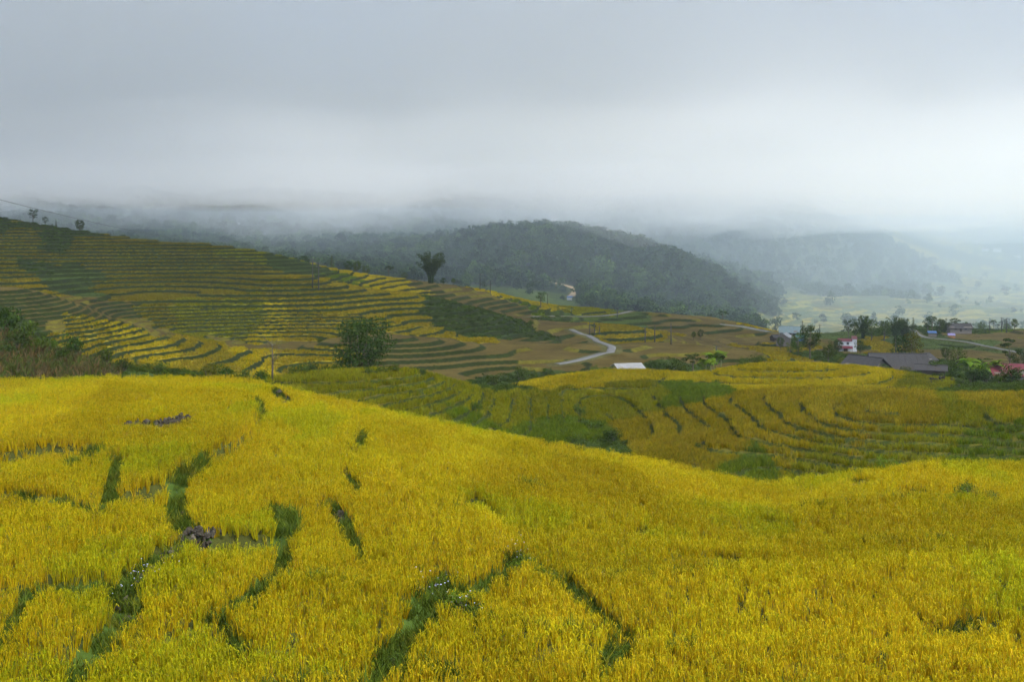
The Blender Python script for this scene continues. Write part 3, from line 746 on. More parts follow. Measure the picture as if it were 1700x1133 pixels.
TREE = {
 'round1': broadleaf(1, n=1700, w=.85), 'round2': broadleaf(2, n=1700, w=.7, mat=leafB, trunk=.3), 'round3': broadleaf(3, n=1700, w=1.0, trunk=.2, mat=leafB),
 'yellow1': broadleaf(4, n=1500, w=.8, mat=leafY), 'umbrella': broadleaf(5, n=900, w=.9, trunk=.62, lobes=9, flat=.5),
 'sparse': broadleaf(6, n=520, w=.75, trunk=.35, lobes=11, leaf=.06), 'conifer': conifer(7), 'thin': conifer(8, n=700, w=.3, mat=leafB),
 'bamboo1': bamboo(9), 'bamboo2': bamboo(10, culms=26, spread=.32), 'tiered': broadleaf(12, n=800, w=.6, trunk=.3, lobes=8, flat=.45),
 'big': broadleaf(21, n=6500, w=1.02, trunk=.16, lobes=26, leaf=.036),
}
BUSH = {'bush1': bush(31), 'bush2': bush(32, w=1.7), 'bushd': bush(33, w=1.5, mat=leafA), 'bushy': bush(34, mat=leafY, w=1.6), 'hedge': bush(35, n=1400, w=2.2, lobes=16, leaf=.08)}
def plant(kind, px, Y, h, label, group=None, wide=1.0, name=None, cat=None, dz=0.0, py=None, lo=None, hi=None):
    if py is not None:
        p = at(px, py, lo or 60, hi or 900); x, y = p[0], p[1]
    else:
        y = Y; x = (px - CX) / F * Y
    z = gz(x, y)
    isb = kind in BUSH
    a, b = (BUSH if isb else TREE)[kind]
    nm = name or ('bush' if isb else 'bamboo_clump' if 'bamboo' in kind else 'conifer_tree' if kind in ('conifer',) else 'broadleaf_tree')
    t = thing(nm, label, cat or ('bush' if isb else 'bamboo' if 'bamboo' in kind else 'tree'), (x, y, z + dz - .05), random.uniform(0, 6.28), group, (h * wide, h * wide, h))
    link('stem' if isb else ('culms' if 'bamboo' in kind else 'trunk'), a, t); link('foliage' if isb else 'crown', b, t)
    return t
# ------------------------------------------------------------------ far woods (read as one mass)
def forest():
    vs_ = []
    for i in range(5):
        r = np.random.default_rng(600 + i); blobs = []
        for j in range(9):
            a = j * 2.4; q = .30 * r.uniform(.2, 1)
            blobs.append((np.array([q * math.cos(a), q * math.sin(a), r.uniform(.35, .9)]), np.array([.2, .2, .16]) * r.uniform(.7, 1.2)))
        V, Q = leaf_cloud(r, blobs, 230, .13, .7, .5)
        vs_.append(mesh_np('wood_tree', V, Q, fleaf))
    C = variants('wood_tree', vs_)
    X1, Y1 = sample(630, 900, .060); X2, Y2 = sample(900, 1750, .016)
    X, Y = np.concatenate([X1, X2]), np.concatenate([Y1, Y2])
    k = kinds(X, Y); Z, lev, rs, rd, gp = ground(X, Y, True)
    px = CX + F * X / Y
    p = np.where(k == KI['forest'], 1.0, np.where(k == KI['farfield'], .07 * (noise(X / 40, Y / 40, 95) > .2), .03))
    p = np.where((k == KI['forest']) & (noise(X / 60, Y / 60, 96) > .62), .45, p)
    keep = (rng.uniform(0, 1, len(X)) < p) & (rd > 3) & visible(X, Y, Z + 10, 22)
    X, Y, Z = X[keep], Y[keep], Z[keep]; n = len(X)
    h = 4.5 + 10 * rng.uniform(0, 1, n) ** 1.7 * np.where(Y > 900, 1.35, 1.0); w = h * rng.uniform(.75, 1.15, n)
    c = np.array([.036, .064, .022]) * rng.uniform(.4, 1.7, n)[:, None] * np.where((noise(X / 45, Y / 45, 97) > .3)[:, None], np.array([1.5, 1.45, 1.0]), 1)
    print('forest', n)
    tag(scatter('hill_forest', np.stack([X, Y, Z - .4], 1), np.stack([np.zeros(n), np.zeros(n), rng.uniform(0, 6.28, n)], 1), np.stack([w, w, h], 1), c, C, 5), 'dark green forest covering the round hill and the misty mountain slopes', 'forest', kind='stuff')
forest()

# ------------------------------------------------------------------ stones of the paddy walls
stone_m = flat_mat('field_stone', (.030, .025, .017), .95, .6, 5, .8)
stone_l = flat_mat('pale_field_stone', (.080, .070, .052), .95, .5, 5, .8)
import bmesh
def stone_mesh(seed, mat):
    bm = bmesh.new(); bmesh.ops.create_icosphere(bm, subdivisions=2, radius=.5)
    r = np.random.default_rng(seed); o = r.uniform(0, 50, 2); sq = r.uniform(.55, .8)
    co = np.array([v.co for v in bm.verts])
    f = 1 + .7 * noise(co[:, 0] * 1.7 + o[0] + co[:, 2], co[:, 1] * 1.7 + o[1] - co[:, 2], 5) + .15 * noise(co[:, 0] * 4 + o[1], co[:, 1] * 4 + co[:, 2] * 3, 6)
    for v, k in zip(bm.verts, f): v.co = v.co * float(k); v.co.z *= sq
    me = bpy.data.meshes.new('stone'); bm.to_mesh(me); bm.free(); me.materials.append(mat); return me
STONES = [stone_mesh(i, stone_m) for i in range(6)] + [stone_mesh(9, stone_l)]
def stones(name, label, cat, pxs, n, size, spread, heap=0.0, lo=17, hi=80, pale=.12):
    if lo < 82: n, size, spread, heap = int(n * 2.0), size * .95, spread * 1.6, heap * 1.15 + .05
    line = polyline(pxs, lo, hi, lift=.45, step=.3)
    c = line[len(line) // 2]; base = np.array([c[0], c[1], gz(c[0], c[1])])
    t = thing(name, label, cat, tuple(base))
    r = np.random.default_rng(abs(hash(label)) % 1000 if False else int(pxs[0][0] + pxs[0][1]))
    for i in range(n):
        u = r.uniform(0, len(line) - 1.001); k = int(u); p = line[k] + (line[k + 1] - line[k]) * (u - k) if len(line) > 1 else line[0]
        ox, oy = r.normal(0, spread, 2); x, y = p[0] + ox, p[1] + oy; mid = math.sin(math.pi * min(.95, max(.05, u / max(len(line) - 1, 1)))) if len(line) > 1 else 1
        s = size * r.uniform(.6, 1.3)
        z = gz(x, y) + s * .25 + heap * 1.05 * mid ** .5 * math.exp(-(ox * ox + oy * oy) / (2.6 * spread * spread)) * r.uniform(.15, 1)
        o = link('stone', STONES[-1] if r.uniform() < pale else STONES[r.integers(0, 6)], t, (x - base[0], y - base[1], z - base[2]))
        o.rotation_euler = tuple(r.uniform(0, 6.28, 3)); o.scale = (s * r.uniform(.8, 1.5), s, s)
    return t
stones('stone_wall', 'short dark dry stone wall on the near paddy, high at the left', 'stone wall', [(212, 688), (262, 686), (312, 683)], 34, .34, .10, .42, pale=.3)
stones('stone_heap', 'large heap of dark stones in the grassy gap by the curved paddy', 'stones', [(300, 868), (322, 864), (348, 872)], 40, .24, .16, .5)
stones('stone_wall', 'low broken stone wall running down from the large dark stone heap', 'stone wall', [(302, 878), (275, 898), (235, 922), (198, 945)], 40, .15, .08, .26, pale=.2)
stones('stone_heap', 'small dark stones at the end of the broken wall on the grass strip', 'stones', [(208, 962), (216, 970)], 7, .16, .06, .12)
stones('stone_heap', 'dark rubble where the near field drops off beyond its upper crest', 'stones', [(460, 640), (476, 655)], 16, .40, .16, .25)
stones('stone_heap', 'dark stones in the gap left of the large stone heap', 'stones', [(172, 825), (162, 838)], 9, .20, .07, .2)
stones('stone_heap', 'few dark stones in the narrow gap above the large stone heap', 'stones', [(303, 802), (306, 808)], 2, .24, .04, .05)
stones('stone_heap', 'few dark stones beside the gap left of the image centre', 'stones', [(556, 808), (564, 816)], 7, .22, .08, .2)
stones('stone_heap', 'dark stones at the bent gap above the flowering weeds', 'stones', [(786, 804), (800, 810), (816, 824)], 11, .2, .05, .3)
stones('stone_heap', 'pale grey stones on the bank between the two flowering weed patches', 'stones', [(782, 935), (795, 938)], 6, .17, .06, .12, pale=.6)
stones('stone_heap', 'few grey stones in the lower grass gap near the bottom centre', 'stones', [(712, 990), (716, 994)], 2, .15, .03, .03, pale=1)
stones('stone_heap', 'dark mossy stone pile, left one on the right hand crest', 'stones', [(1405, 790), (1422, 788), (1438, 787)], 18, .30, .10, .32)
stones('stone_heap', 'dark mossy stone pile, right one on the right hand crest', 'stones', [(1500, 793), (1514, 792), (1530, 795)], 18, .30, .10, .34)
stones('stone_heap', 'dark stones half hidden by weeds near the right edge', 'stones', [(1580, 803), (1600, 806)], 8, .28, .10, .2)
stones('stone_heap', 'tiny dark stones on the grass at the left edge', 'stones', [(38, 938), (48, 948)], 6, .17, .06, .1)
# long field wall before the village
stones('stone_wall', 'long low grey field wall below the yellow field near the village', 'stone wall', [(1405, 637), (1450, 640), (1500, 641), (1560, 641), (1600, 637)], 110, .36, .18, .25, 130, 172, .2)
stones('rubble_bank', 'dark brushwood and rubble bank at the right end of the field wall', 'rubble', [(1540, 632), (1575, 628), (1605, 622)], 70, .45, .5, .8, 140, 178, .05)

# ------------------------------------------------------------------ weeds and flowers
flower_m = flat_mat('pale_petals', (.42, .42, .56), .7, .1, 4, 0)
def flowers(label, pxs, n, spread):
    line = polyline(pxs, 17, 80, lift=.4, step=.3); r = np.random.default_rng(int(pxs[0][0])); P = Parts()
    for i in range(n):
        k = r.integers(0, len(line)); x, y = line[k, 0] + r.normal(0, spread), line[k, 1] + r.normal(0, spread); z = gz(x, y) + r.uniform(.32, .62)
        s = r.uniform(.014, .026)
        for a in range(3):
            t = r.uniform(0, 6.28); d = np.array([math.cos(t), math.sin(t), .35]) * s; e = np.array([-math.sin(t), math.cos(t), 0]) * s * .7; c = np.array([x, y, z])
            P.add([c, c + d * .6 + e, c + d * 1.5, c + d * .6 - e], [(0, 1, 2, 3)])
    o = link('wild_flowers', P.mesh('wild_flowers', flower_m)); tag(o, label, 'flowers', kind='stuff')
flowers('tiny pale flowers on the grass strip under the broken stone wall', [(225, 925), (250, 915), (215, 940)], 28, .3)
flowers('tiny lavender flowers on the weed patches by the central gap', [(722, 925), (745, 950), (770, 985), (790, 990)], 60, .35)
flowers('tiny lavender flowers on the round weed clump right of the central gap', [(850, 905), (870, 900)], 22, .3)
def weed_patch(label, px, py, h, wide=1.0, kind='hedge'):
    p = at(px, py, 17, 80, .3); a, b = BUSH[kind]
    t = thing('weed_clump', label, 'weeds', (p[0], p[1], gz(p[0], p[1]) - .04), random.uniform(0, 6), None, (h * wide * 1.5, h * wide * 1.5, h * 1.35))
    link('stem', a, t); link('foliage', b, t)
weedl = leaf_mat('weed_bush_leaf', col=(.095, .15, .014), island=.5)
BUSH['weed'] = bush(41, n=1500, w=2.0, lobes=14, leaf=.075, mat=weedl)
BUSH['weedd'] = bush(42, n=1200, w=1.8, lobes=12, leaf=.075, mat=leafB)
weed_patch('green flowering weed clump at the top of the central gap', 733, 930, .5, .8, 'weed')
weed_patch('green flowering weed clump at the right foot of the central gap', 772, 985, .5, .9, 'weed')
weed_patch('rounded bright green weed clump right of the central gap', 868, 918, .62, .8, 'weed')
weed_patch('green weeds trailing right from the rounded weed clump', 905, 935, .45, .9, 'weed')
weed_patch('green weed clump in the dark gap at lower right of centre', 1050, 1030, .55, .8, 'weed')
weed_patch('dark low weeds at the bottom of the lower right gap', 1020, 1062, .4, .9, 'weedd')
weed_patch('dark green weeds in the narrow bottom centre channel', 650, 1045, .42, .8, 'weedd')
weed_patch('dark weeds around the stones near the right edge of the field', 1610, 803, .75, 1.0, 'weedd')
weed_patch('leafy dark weeds farthest right on the near field', 1645, 812, .6, 1.0, 'weedd')
weed_patch('weeds behind the left mossy stone pile on the crest', 1432, 776, .7, .9, 'weed')
weed_patch('tall weeds between the two mossy stone piles on the crest', 1475, 776, 1.1, .6, 'weed')
weed_patch('dark weed tuft alone in the right hand field', 1276, 820, .4, .8, 'weedd')

# ------------------------------------------------------------------ dry maize on the left bank
def maize():
    mz = leaf_mat('maize_leaf', 'tint', hue=[(0, (.7, .7, .8)), (.6, (1.1, 1.05, 1)), (1, (1.6, 1.3, 1))], transl=.2)
    C = variants('maize', [blade_tuft('maize', mz, 16, .16, .5, 1.5, .06, .3, .8, 3, 700 + i) for i in range(5)])
    X, Y = sample(93, 116, 3.0, -80, 200)
    px = CX + F * X / Y; Z = ground(X, Y)
    py = HY - F * Z / Y
    keep = (px < 60 + (py - 545) * 1.9 + 30 * noise(X / 3, Y / 3, 98)) & (py > 540)
    X, Y, Z = X[keep], Y[keep], Z[keep]; n = len(X)
    g = rng.uniform(0, 1, n) < .45
    c = np.where(g[:, None], np.array([.05, .075, .015]), np.array([.095, .074, .032])) * rng.uniform(.6, 1.3, n)[:, None]
    tag(scatter('dry_maize', np.stack([X, Y, Z - .05], 1), np.stack([rng.normal(0, .12, n), rng.normal(0, .12, n), rng.uniform(0, 6.28, n)], 1), rng.uniform(.7, 1.15, (n, 1)) * np.ones((1, 3)), c, C, 5), 'withered brown maize on the bank at the left edge', 'maize', kind='stuff')
maize()

# ------------------------------------------------------------------ single trees, bushes, bamboo, banana plants
T = plant
T('bushd', 8, 118, 4.6, 'dark tall bush cut by the left edge above the dry maize', wide=.75)
T('bush1', 48, 119, 3.0, 'rounded green bush second from the left edge behind the maize')
T('bush2', 85, 119, 2.0, 'low spreading bush between the left edge bushes and the dark shrub', wide=.8)
T('bushd', 125, 120, 3.2, 'dark upright shrub standing above the lower end of the maize', wide=.75)
T('bush1', 178, 121, 2.5, 'mid green shrub right of the dark upright shrub')
T('bush2', 236, 123, 2.0, 'broad low bush behind the left part of the near crest')
T('bushd', 290, 124, 1.6, 'small dark bush behind the near crest, left of the yellowish bush')
T('bushy', 348, 124, 2.6, 'yellowish green bush peeking over the near crest', wide=.8)
T('bush1', 405, 124, 1.9, 'low green bush between the yellowish bush and the bare tree')
for px, Y, h, k, lb in [(32, 112, 2.6, 'bushd', 'dark leafy shrub above the dry maize, near the left edge'), (68, 113, 2.2, 'bush1', 'leafy shrub in the middle of the maize bank'), (105, 113, 2.0, 'bushd', 'dark shrub at the right end of the maize bank'), (15, 108, 2.2, 'bushd', 'dark bush low at the left edge among the maize'), (205, 118, 2.0, 'bushd', 'dark shaded bush between the mid green shrub and the broad low bush'), (262, 121, 2.2, 'bush1', 'green bush right of the broad low bush behind the near crest'), (322, 121, 2.0, 'bush2', 'spreading bush left of the yellowish bush'), (378, 122, 2.2, 'bushd', 'dark bush right of the yellowish bush'), (432, 122, 2.0, 'bushd', 'dark bush just left of the bare tree'), (505, 126, 1.7, 'bush2', 'low spreading bush second right of the bare tree'), (560, 150, 3.2, 'bushd', 'dark undergrowth left of the big tree trunk'), (628, 150, 3.0, 'bush2', 'undergrowth right of the big tree trunk')]:
    T(k, px, Y, h, lb)
T('bush1', 485, 127, 1.8, 'leafy bush just right of the bare tree')
T('bushd', 520, 130, 2.2, 'dark bush left of the big round tree')
T('bush2', 545, 135, 2.6, 'broad green bush under the left side of the big round tree')
T('big', 598, 148, 10.6, 'big dark leafy tree standing alone behind the rounded knoll', wide=.95)
T('bush2', 640, 126, 1.7, 'wide scrubby bush crowning the rounded knoll below the big tree', wide=1.3)
T('bush1', 610, 125, 1.1, 'small leafy shrub on the left shoulder of the rounded knoll')
T('bushd', 700, 128, 1.1, 'small dark shrub on the right end of the rounded knoll')
for i, (px, py, h, k, lb) in enumerate([(790, 682, 1.5, 'bush1', 'pale leafed shrub on the green slope below the knoll'), (958, 690, 1.7, 'bush1', 'uppermost leafy shrub of the three in the ravine'), (985, 712, 2.1, 'bush2', 'middle leafy shrub of the three in the ravine'), (1012, 735, 2.2, 'bushd', 'lowest dark shrub of the three in the ravine'), (1030, 664, 1.0, 'bush1', 'low weedy shrub on the bank above the ravine'), (1160, 742, 1.0, 'bush1', 'lone small shrub on the terraced golden knoll')]):
    T(k, px, 0, h, lb, py=py, lo=95, hi=160)
for px, Y, h, k, lb, w in [
 (740, 186, 2.2, 'bush2', 'low bush right of the big tree in the dark hollow', 1), (790, 188, 2.4, 'bushd', 'dark bush at the left of the hollow below the stubble fields', 1), (822, 190, 2.6, 'bush1', 'mid green bush in the middle of the dark hollow', 1), (862, 205, 3.8, 'bush1', 'tall rounded bush at the right of the dark hollow', .7), (895, 192, 2.6, 'bush2', 'spreading bush on the bank left of the white roofed shed', 1), (850, 160, 1.0, 'bushy', 'small yellowish shrub on the field edge below the hollow', 1.2),
 (1088, 190, 4.2, 'bushd', 'dark rounded bush just right of the white roofed shed', .8), (1108, 192, 4.8, 'bushd', 'taller dark bush second from the white roofed shed', .7), (1128, 186, 3.4, 'bush1', 'reddish shaded bush left of the banana plants', .8),
 (1235, 182, 2.6, 'hedge', 'green hedge right of the banana plants', .8), (1262, 184, 3.0, 'hedge', 'long green hedge farther right above the yellow field', .9), (1290, 186, 2.2, 'bush1', 'rounded bush at the right end of the green hedge', 1)]:
    T(k, px, Y, h, lb, wide=w)
T('umbrella', 1150, 195, 5.2, 'flat topped tree behind the banana plants', wide=.95)
T('round2', 1152, 365, 3.2, 'left one of two tiny trees on the striped terraces')
T('round1', 1163, 368, 4.0, 'right one of two tiny trees on the striped terraces', wide=.8)
T('umbrella', 1200, 520, 7.0, 'little umbrella shaped tree on the ridge above the striped terraces')
T('sparse', 1178, 515, 4.5, 'thin tree left of the little umbrella tree')
T('sparse', 898, 440, 7.5, 'thin leafless looking tree by the upper road')
for px, Y, h, k, lb in [
 (55, 438, 7.0, 'sparse', 'open crowned tree standing on the skyline at far left'), (75, 436, 4.6, 'sparse', 'smaller open tree right of the far left skyline tree'), (93, 436, 4.5, 'thin', 'narrow little tree on the left skyline'), (133, 450, 7, 'round2', 'misty rounded tree on the left skyline above the dark thicket'),
 (205, 470, 6, 'round1', 'misty tree behind the pale upper terraces'), (312, 520, 12, 'round2', 'tall misty tree behind the hill, left of the village specks'), (340, 500, 9, 'round1', 'misty tree second behind the hill crest'), (366, 500, 10, 'round3', 'broad misty tree third behind the hill crest'),
 (420, 440, 4.5, 'round1', 'dark tree first in the row along the hill crest'), (437, 440, 4.0, 'round3', 'dark spreading tree second in the row along the crest'), (468, 440, 3.6, 'round1', 'dark low tree third in the row along the crest'), (490, 440, 4.6, 'round2', 'dark tree fourth in the row, left of the twin poles'), (505, 442, 5.8, 'round1', 'dark tree fifth in the row, just left of the twin poles'),
 (551, 455, 9, 'thin', 'pointed narrow tree right of the twin poles'), (578, 436, 5.6, 'round1', 'dark rounded tree left in the clump right of the twin poles'), (592, 436, 6.6, 'round2', 'tallest dark tree in the clump right of the twin poles'), (608, 438, 4.6, 'round3', 'dark tree right in the clump right of the twin poles'), (645, 445, 5.5, 'umbrella', 'flat crowned tree left of the tall bamboo'),
 (672, 446, 3.5, 'round3', 'low rounded tree near the tall bamboo, on its left'), (736, 446, 3.6, 'round1', 'low tree at the right foot of the tall bamboo'), (752, 452, 3.4, 'round2', 'small leafy tree second right of the tall bamboo')]:
    T(k, px, Y, h, lb)
T('bamboo1', 715, 442, 15.5, 'tall vase shaped bamboo clump standing out against the misty hill', wide=1.05)
for px, Y, h, k, lb, w in [
 (1345, 250, 8.6, 'round1', 'big dark tree between the blue roofed house and the red roofed house', .8), (1325, 262, 6.0, 'round3', 'green tree left of the big dark village tree', .8), (1312, 300, 4.5, 'yellow1', 'yellowish tree below the blue roofed house', .9), (1375, 240, 5.4, 'round2', 'green tree right of the big dark village tree', .9), (1392, 300, 5.0, 'round1', 'dark tree left of the red roofed white house', .8), (1398, 225, 4.0, 'yellow1', 'yellowish tree before the red roofed white house', .9), (1418, 232, 4.4, 'round3', 'green tree below the red roofed white house', .8),
 (1487, 236, 9.0, 'conifer', 'dark pointed conifer behind the long thatched house', 1), (1500, 240, 8.4, 'round1', 'dark tree between the conifer and the yellow tinged tree', .6), (1515, 238, 9.4, 'yellow1', 'dark yellow tinged tree behind the right end of the long house', .75), (1449, 228, 4.0, 'round1', 'low dark tree between the two thatched houses', .9), (1532, 225, 4.4, 'yellow1', 'bright leafy tree at the right gable of the long house', .7),
 (1408, 405, 8.0, 'sparse', 'open tree at the left end of the bamboo grove', .8), (1432, 405, 10.5, 'bamboo2', 'feathery bamboo at the left of the grove behind the village', 1), (1420, 400, 7.0, 'round1', 'dark tree low in the left part of the grove', .9), (1447, 400, 9.6, 'round3', 'wide rounded tree in the middle of the grove', .85), (1468, 402, 9.0, 'round2', 'rounded tree right of the grove middle', .9), (1488, 405, 11, 'bamboo1', 'tallest plumed bamboo in the grove behind the village', .9), (1503, 408, 10.4, 'bamboo2', 'bamboo at the right end of the grove', 1), (1516, 430, 9, 'thin', 'narrow tree between the grove and the village road', 1),
 (1540, 455, 6.4, 'round1', 'dark tree right of the bend in the village road', .9), (1548, 462, 8.0, 'umbrella', 'flat crowned tree above the blue stall', .8), (1560, 470, 7.2, 'round3', 'leafy tree above the blue stall', .8), (1568, 475, 8.4, 'bamboo2', 'small bamboo behind the far grey roofed house', 1), (1584, 482, 7.6, 'umbrella', 'flat crowned tree behind the far grey roofed house', .9), (1557, 440, 5.2, 'round1', 'dark bushy tree between the blue and the orange stall', .9), (1604, 480, 6.0, 'round2', 'tree right of the far grey roofed house', .9),
 (1630, 520, 4.5, 'round3', 'low misty tree first in the hedgerow at far right', 1), (1650, 525, 5.4, 'umbrella', 'misty tree under the right hand twin poles', .9), (1684, 528, 7.0, 'round2', 'misty tree near the right edge above the terraces', .9), (1672, 526, 4.5, 'round3', 'low misty tree second in the hedgerow at far right', 1),
 (1676, 235, 8.8, 'tiered', 'dark layered tree above the red roof at the right edge', .8), (1694, 225, 6.0, 'round1', 'dark tree at the right edge behind the red roof', .9)]:
    T(k, px, Y, h, lb, wide=w)
for px, Y, h, k, lb, w in [
 (1450, 198, 1.9, 'bush2', 'bush before the smaller thatched house', 1), (1475, 197, 1.8, 'bush1', 'bush under the front eave of the long thatched house', 1), (1552, 200, 3.2, 'bush1', 'rounded bush right of the lean-to', .9), (1578, 205, 3.4, 'bush2', 'wide bush between the lean-to and the palms', .9), (1612, 186, 3.4, 'bushd', 'dark bush left in the thicket before the red roof', .9), (1636, 185, 3.6, 'bushd', 'dark bush in the middle of the thicket before the red roof', .9), (1660, 182, 3.2, 'bush2', 'leafy bush low in the thicket before the red roof', .9), (1685, 180, 4.4, 'bushd', 'tall dark bush at the right edge before the red roof', .8), (1505, 185, 1.6, 'hedge', 'low hedge along the upper edge of the yellow field', .9), (1285, 196, 2.6, 'hedge', 'shaded hedge on the bank left of the low roof', .9), (1352, 200, 2.4, 'bush1', 'yellow flecked bush by the low roof', 1)]:
    T(k, px, Y, h, lb, wide=w)
for px, Y, h, k, lb, w in [(566, 345, 1.6, 'bushd', 'dark bush alone on the golden terraces', 1.4), (555, 344, 1.0, 'bush1', 'small bush left of the dark bush on the golden terraces', 1.4), (530, 245, 1.4, 'bush1', 'small bush on the stubble left of the big tree', 1.2), (685, 262, 1.5, 'bushd', 'dark shrub on the stubble right of the big tree', 1.2), (880, 330, 2.2, 'bush1', 'bush at the lower right end of the scrubby slope', 1.2)]:
    T(k, px, Y, h, lb, wide=w)
for px, Y, h, k, lb, w in [(1296, 352, 5.0, 'round2', 'green tree before the small grey house', .9), (1322, 345, 5.5, 'round1', 'dark tree right below the turquoise shelter', .9), (1384, 318, 5.0, 'round3', 'spreading tree just left below the white house', .9), (1428, 318, 5.2, 'round1', 'dark tree just right below the white house', .9), (1415, 205, 2.6, 'yellow1', 'small yellowish tree before the smaller thatched house', 1), (1468, 203, 2.6, 'round1', 'small dark tree between the eaves of the two thatched houses', 1), (1590, 235, 5.5, 'round3', 'broad tree behind the bushes left of the palms', .9), (1570, 300, 5.0, 'round2', 'green tree in the dip below the orange stall', .9)]:
    T(k, px, Y, h, lb, wide=w)
# bare tree
def bare_tree(px, Y, h, label):
    x = (px - CX) / F * Y; t = thing('bare_tree', label, 'tree', (x, Y, gz(x, Y)), .4)
    r = np.random.default_rng(5); P = Parts().tube([(0, 0, -.2), (.05, 0, h * .5), (-.05, .05, h)], [.13, .09, .02], 7); link('trunk', P.mesh('trunk', bark, True), t)
    B = Parts()
    for i in range(16):
        a = r.uniform(0, 6.28); z0 = h * r.uniform(.3, .85); l = h * r.uniform(.15, .35)
        p1 = np.array([math.cos(a) * l * .5, math.sin(a) * l * .5, z0 + l * .45]); p2 = np.array([math.cos(a) * l * .8, math.sin(a) * l * .8, z0 + l])
        B.tube([(0, 0, z0), p1, p2], [.035, .02, .006], 4)
        for q in range(3):
            d = r.normal(0, l * .3, 3); B.tube([p1 * .6 + p2 * .4, p2 + d], [.012, .004], 3)
    link('branches', B.mesh('branches', bark, True), t)
    V, Q = leaf_cloud(r, [(np.array([0, 0, h * .75]), np.array([h * .25, h * .25, h * .3]))], 90, .16); link('leaves', mesh_np('leaves', V, Q, leafY), t)
bare_tree(452, 124, 5.4, 'thin almost leafless tree behind the near crest')
# banana plants
def banana_leaf(r):
    V, Fc = [], []; n = 7
    for i in range(n):
        t = i / (n - 1); w = .26 * math.sin(math.pi * min(1, .12 + .86 * t)) ** .7 * (1 - .6 * t ** 6)
        x, z = 1.0 * t - .12 * t ** 3, .75 * t - .95 * t ** 2.4
        V += [(x, -w, z - w * .35), (x, 0, z), (x, w, z - w * .35)]
    for i in range(n - 1):
        for k in (0, 1): Fc.append((3 * i + k, 3 * i + k + 1, 3 * i + k + 4, 3 * i + k + 3))
    return mesh_np('leaf', V, Fc, leafBan)
BLEAF = banana_leaf(None)
def banana(px, Y, h, label, n=9, py=None):
    x = (px - CX) / F * Y; t = thing('banana_plant', label, 'banana plant', (x, Y, gz(x, Y)), random.uniform(0, 6), 'banana plants')
    link('stem', Parts().tube([(0, 0, -.2), (0, 0, h * .35), (.03, 0, h * .62)], [.13, .11, .06], 8).mesh('stem', flat_mat('banana_stem', (.16, .17, .06), .7), True), t)
    for i in range(n):
        o = link('leaf', BLEAF, t, (0, 0, h * .56)); a = i * 2.4
        o.rotation_euler = (random.uniform(-.2, .2), -random.uniform(.0, .95), a); s = h * random.uniform(.5, .68); o.scale = (s, s, s)
for px, Y, h, lb in [(1172, 180, 3.6, 'banana plant at the left of the clump above the yellow field'), (1185, 178, 4.4, 'tallest banana plant of the clump above the yellow field'), (1197, 180, 4.0, 'banana plant at the right of the clump above the yellow field'), (1180, 175, 2.6, 'short bright banana plant at the front of the clump above the yellow field'),
 (1608, 200, 5.2, 'palm like banana plant at the left of the group by the red roof'), (1628, 204, 4.6, 'banana plant second from left by the red roof'), (1650, 206, 5.6, 'tallest bright banana plant by the red roof'), (1672, 206, 4.6, 'bright banana plant above the middle of the red roof'), (1538, 215, 3.8, 'banana plant beside the gable of the long thatched house'), (1460, 240, 3.6, 'banana plant behind the smaller thatched house')]:
    banana(px, Y, h, lb)

# ------------------------------------------------------------------ utility poles and the line on the left
pole_m = flat_mat('pole_concrete', (.055, .052, .05), .9, .2, 3, .1); iron = flat_mat('pole_iron', (.09, .09, .09), .6, .2, 5, 0)
def pole(px, py, lo, hi, h, label, arms=1, rz=.3):
    p = at(px, py, lo, hi, .5); t = thing('utility_pole', label, 'pole', (p[0], p[1], gz(p[0], p[1])), rz, 'utility poles')
    link('shaft', Parts().tube([(0, 0, -.5), (0, 0, h * .5), (0, 0, h)], [.19, .16, .12], 8).mesh('shaft', pole_m, True), t)
    for k in range(arms):
        a = link('crossarm', Parts().box((-.9, -.06, h - .5 - k * .9), (.9, .06, h - .38 - k * .9)).mesh('crossarm', iron), t)
        I = Parts()
        for x in (-.8, 0, .8): I.tube([(x, 0, h - .38 - k * .9), (x, 0, h - .16 - k * .9)], [.06, .04], 6)
        link('insulators', I.mesh('insulators', flat_mat('insulator', (.3, .22, .18), .4)), a)
    return t
for a in [(519, 475, 300, 420, 9.6, 'left one of the twin utility poles on the hill crest', 2), (529, 478, 300, 420, 9.4, 'right one of the twin utility poles on the hill crest', 2), (797, 479, 380, 470, 7.6, 'utility pole right of the tall bamboo', 1), (814, 484, 380, 480, 5.5, 'shorter utility pole next right of the bamboo', 1), (909, 498, 400, 500, 5.2, 'small utility pole above the upper yellow terraces', 1),
 (979, 553, 330, 430, 4.4, 'left of three short poles above the road bend', 0), (987, 554, 330, 430, 4.2, 'middle of three short poles above the road bend', 0), (995, 555, 330, 430, 3.6, 'right of three short poles above the road bend', 0), (1071, 577, 270, 400, 4.4, 'left of three poles on the fields right of the road', 0), (1087, 578, 270, 400, 4.8, 'middle of three poles on the fields right of the road', 0), (1114, 583, 260, 400, 5.6, 'right and tallest of three poles on the fields right of the road', 0), (1189, 598, 200, 330, 4.4, 'pole rising above the banana plants', 0),
 (1025, 526, 400, 500, 4.6, 'pole at the upper road bend', 0), (1332, 549, 380, 520, 6.5, 'utility pole right of the blue roofed house', 1), (1361, 552, 380, 520, 5.0, 'utility pole above the big dark village tree', 1), (1643, 547, 400, 540, 5.5, 'left utility pole of the three at far right', 2), (1663, 547, 400, 540, 7.4, 'middle utility pole of the three at far right', 2), (1671, 548, 400, 540, 7.2, 'right utility pole of the three at far right', 2)]:
    pole(*a)
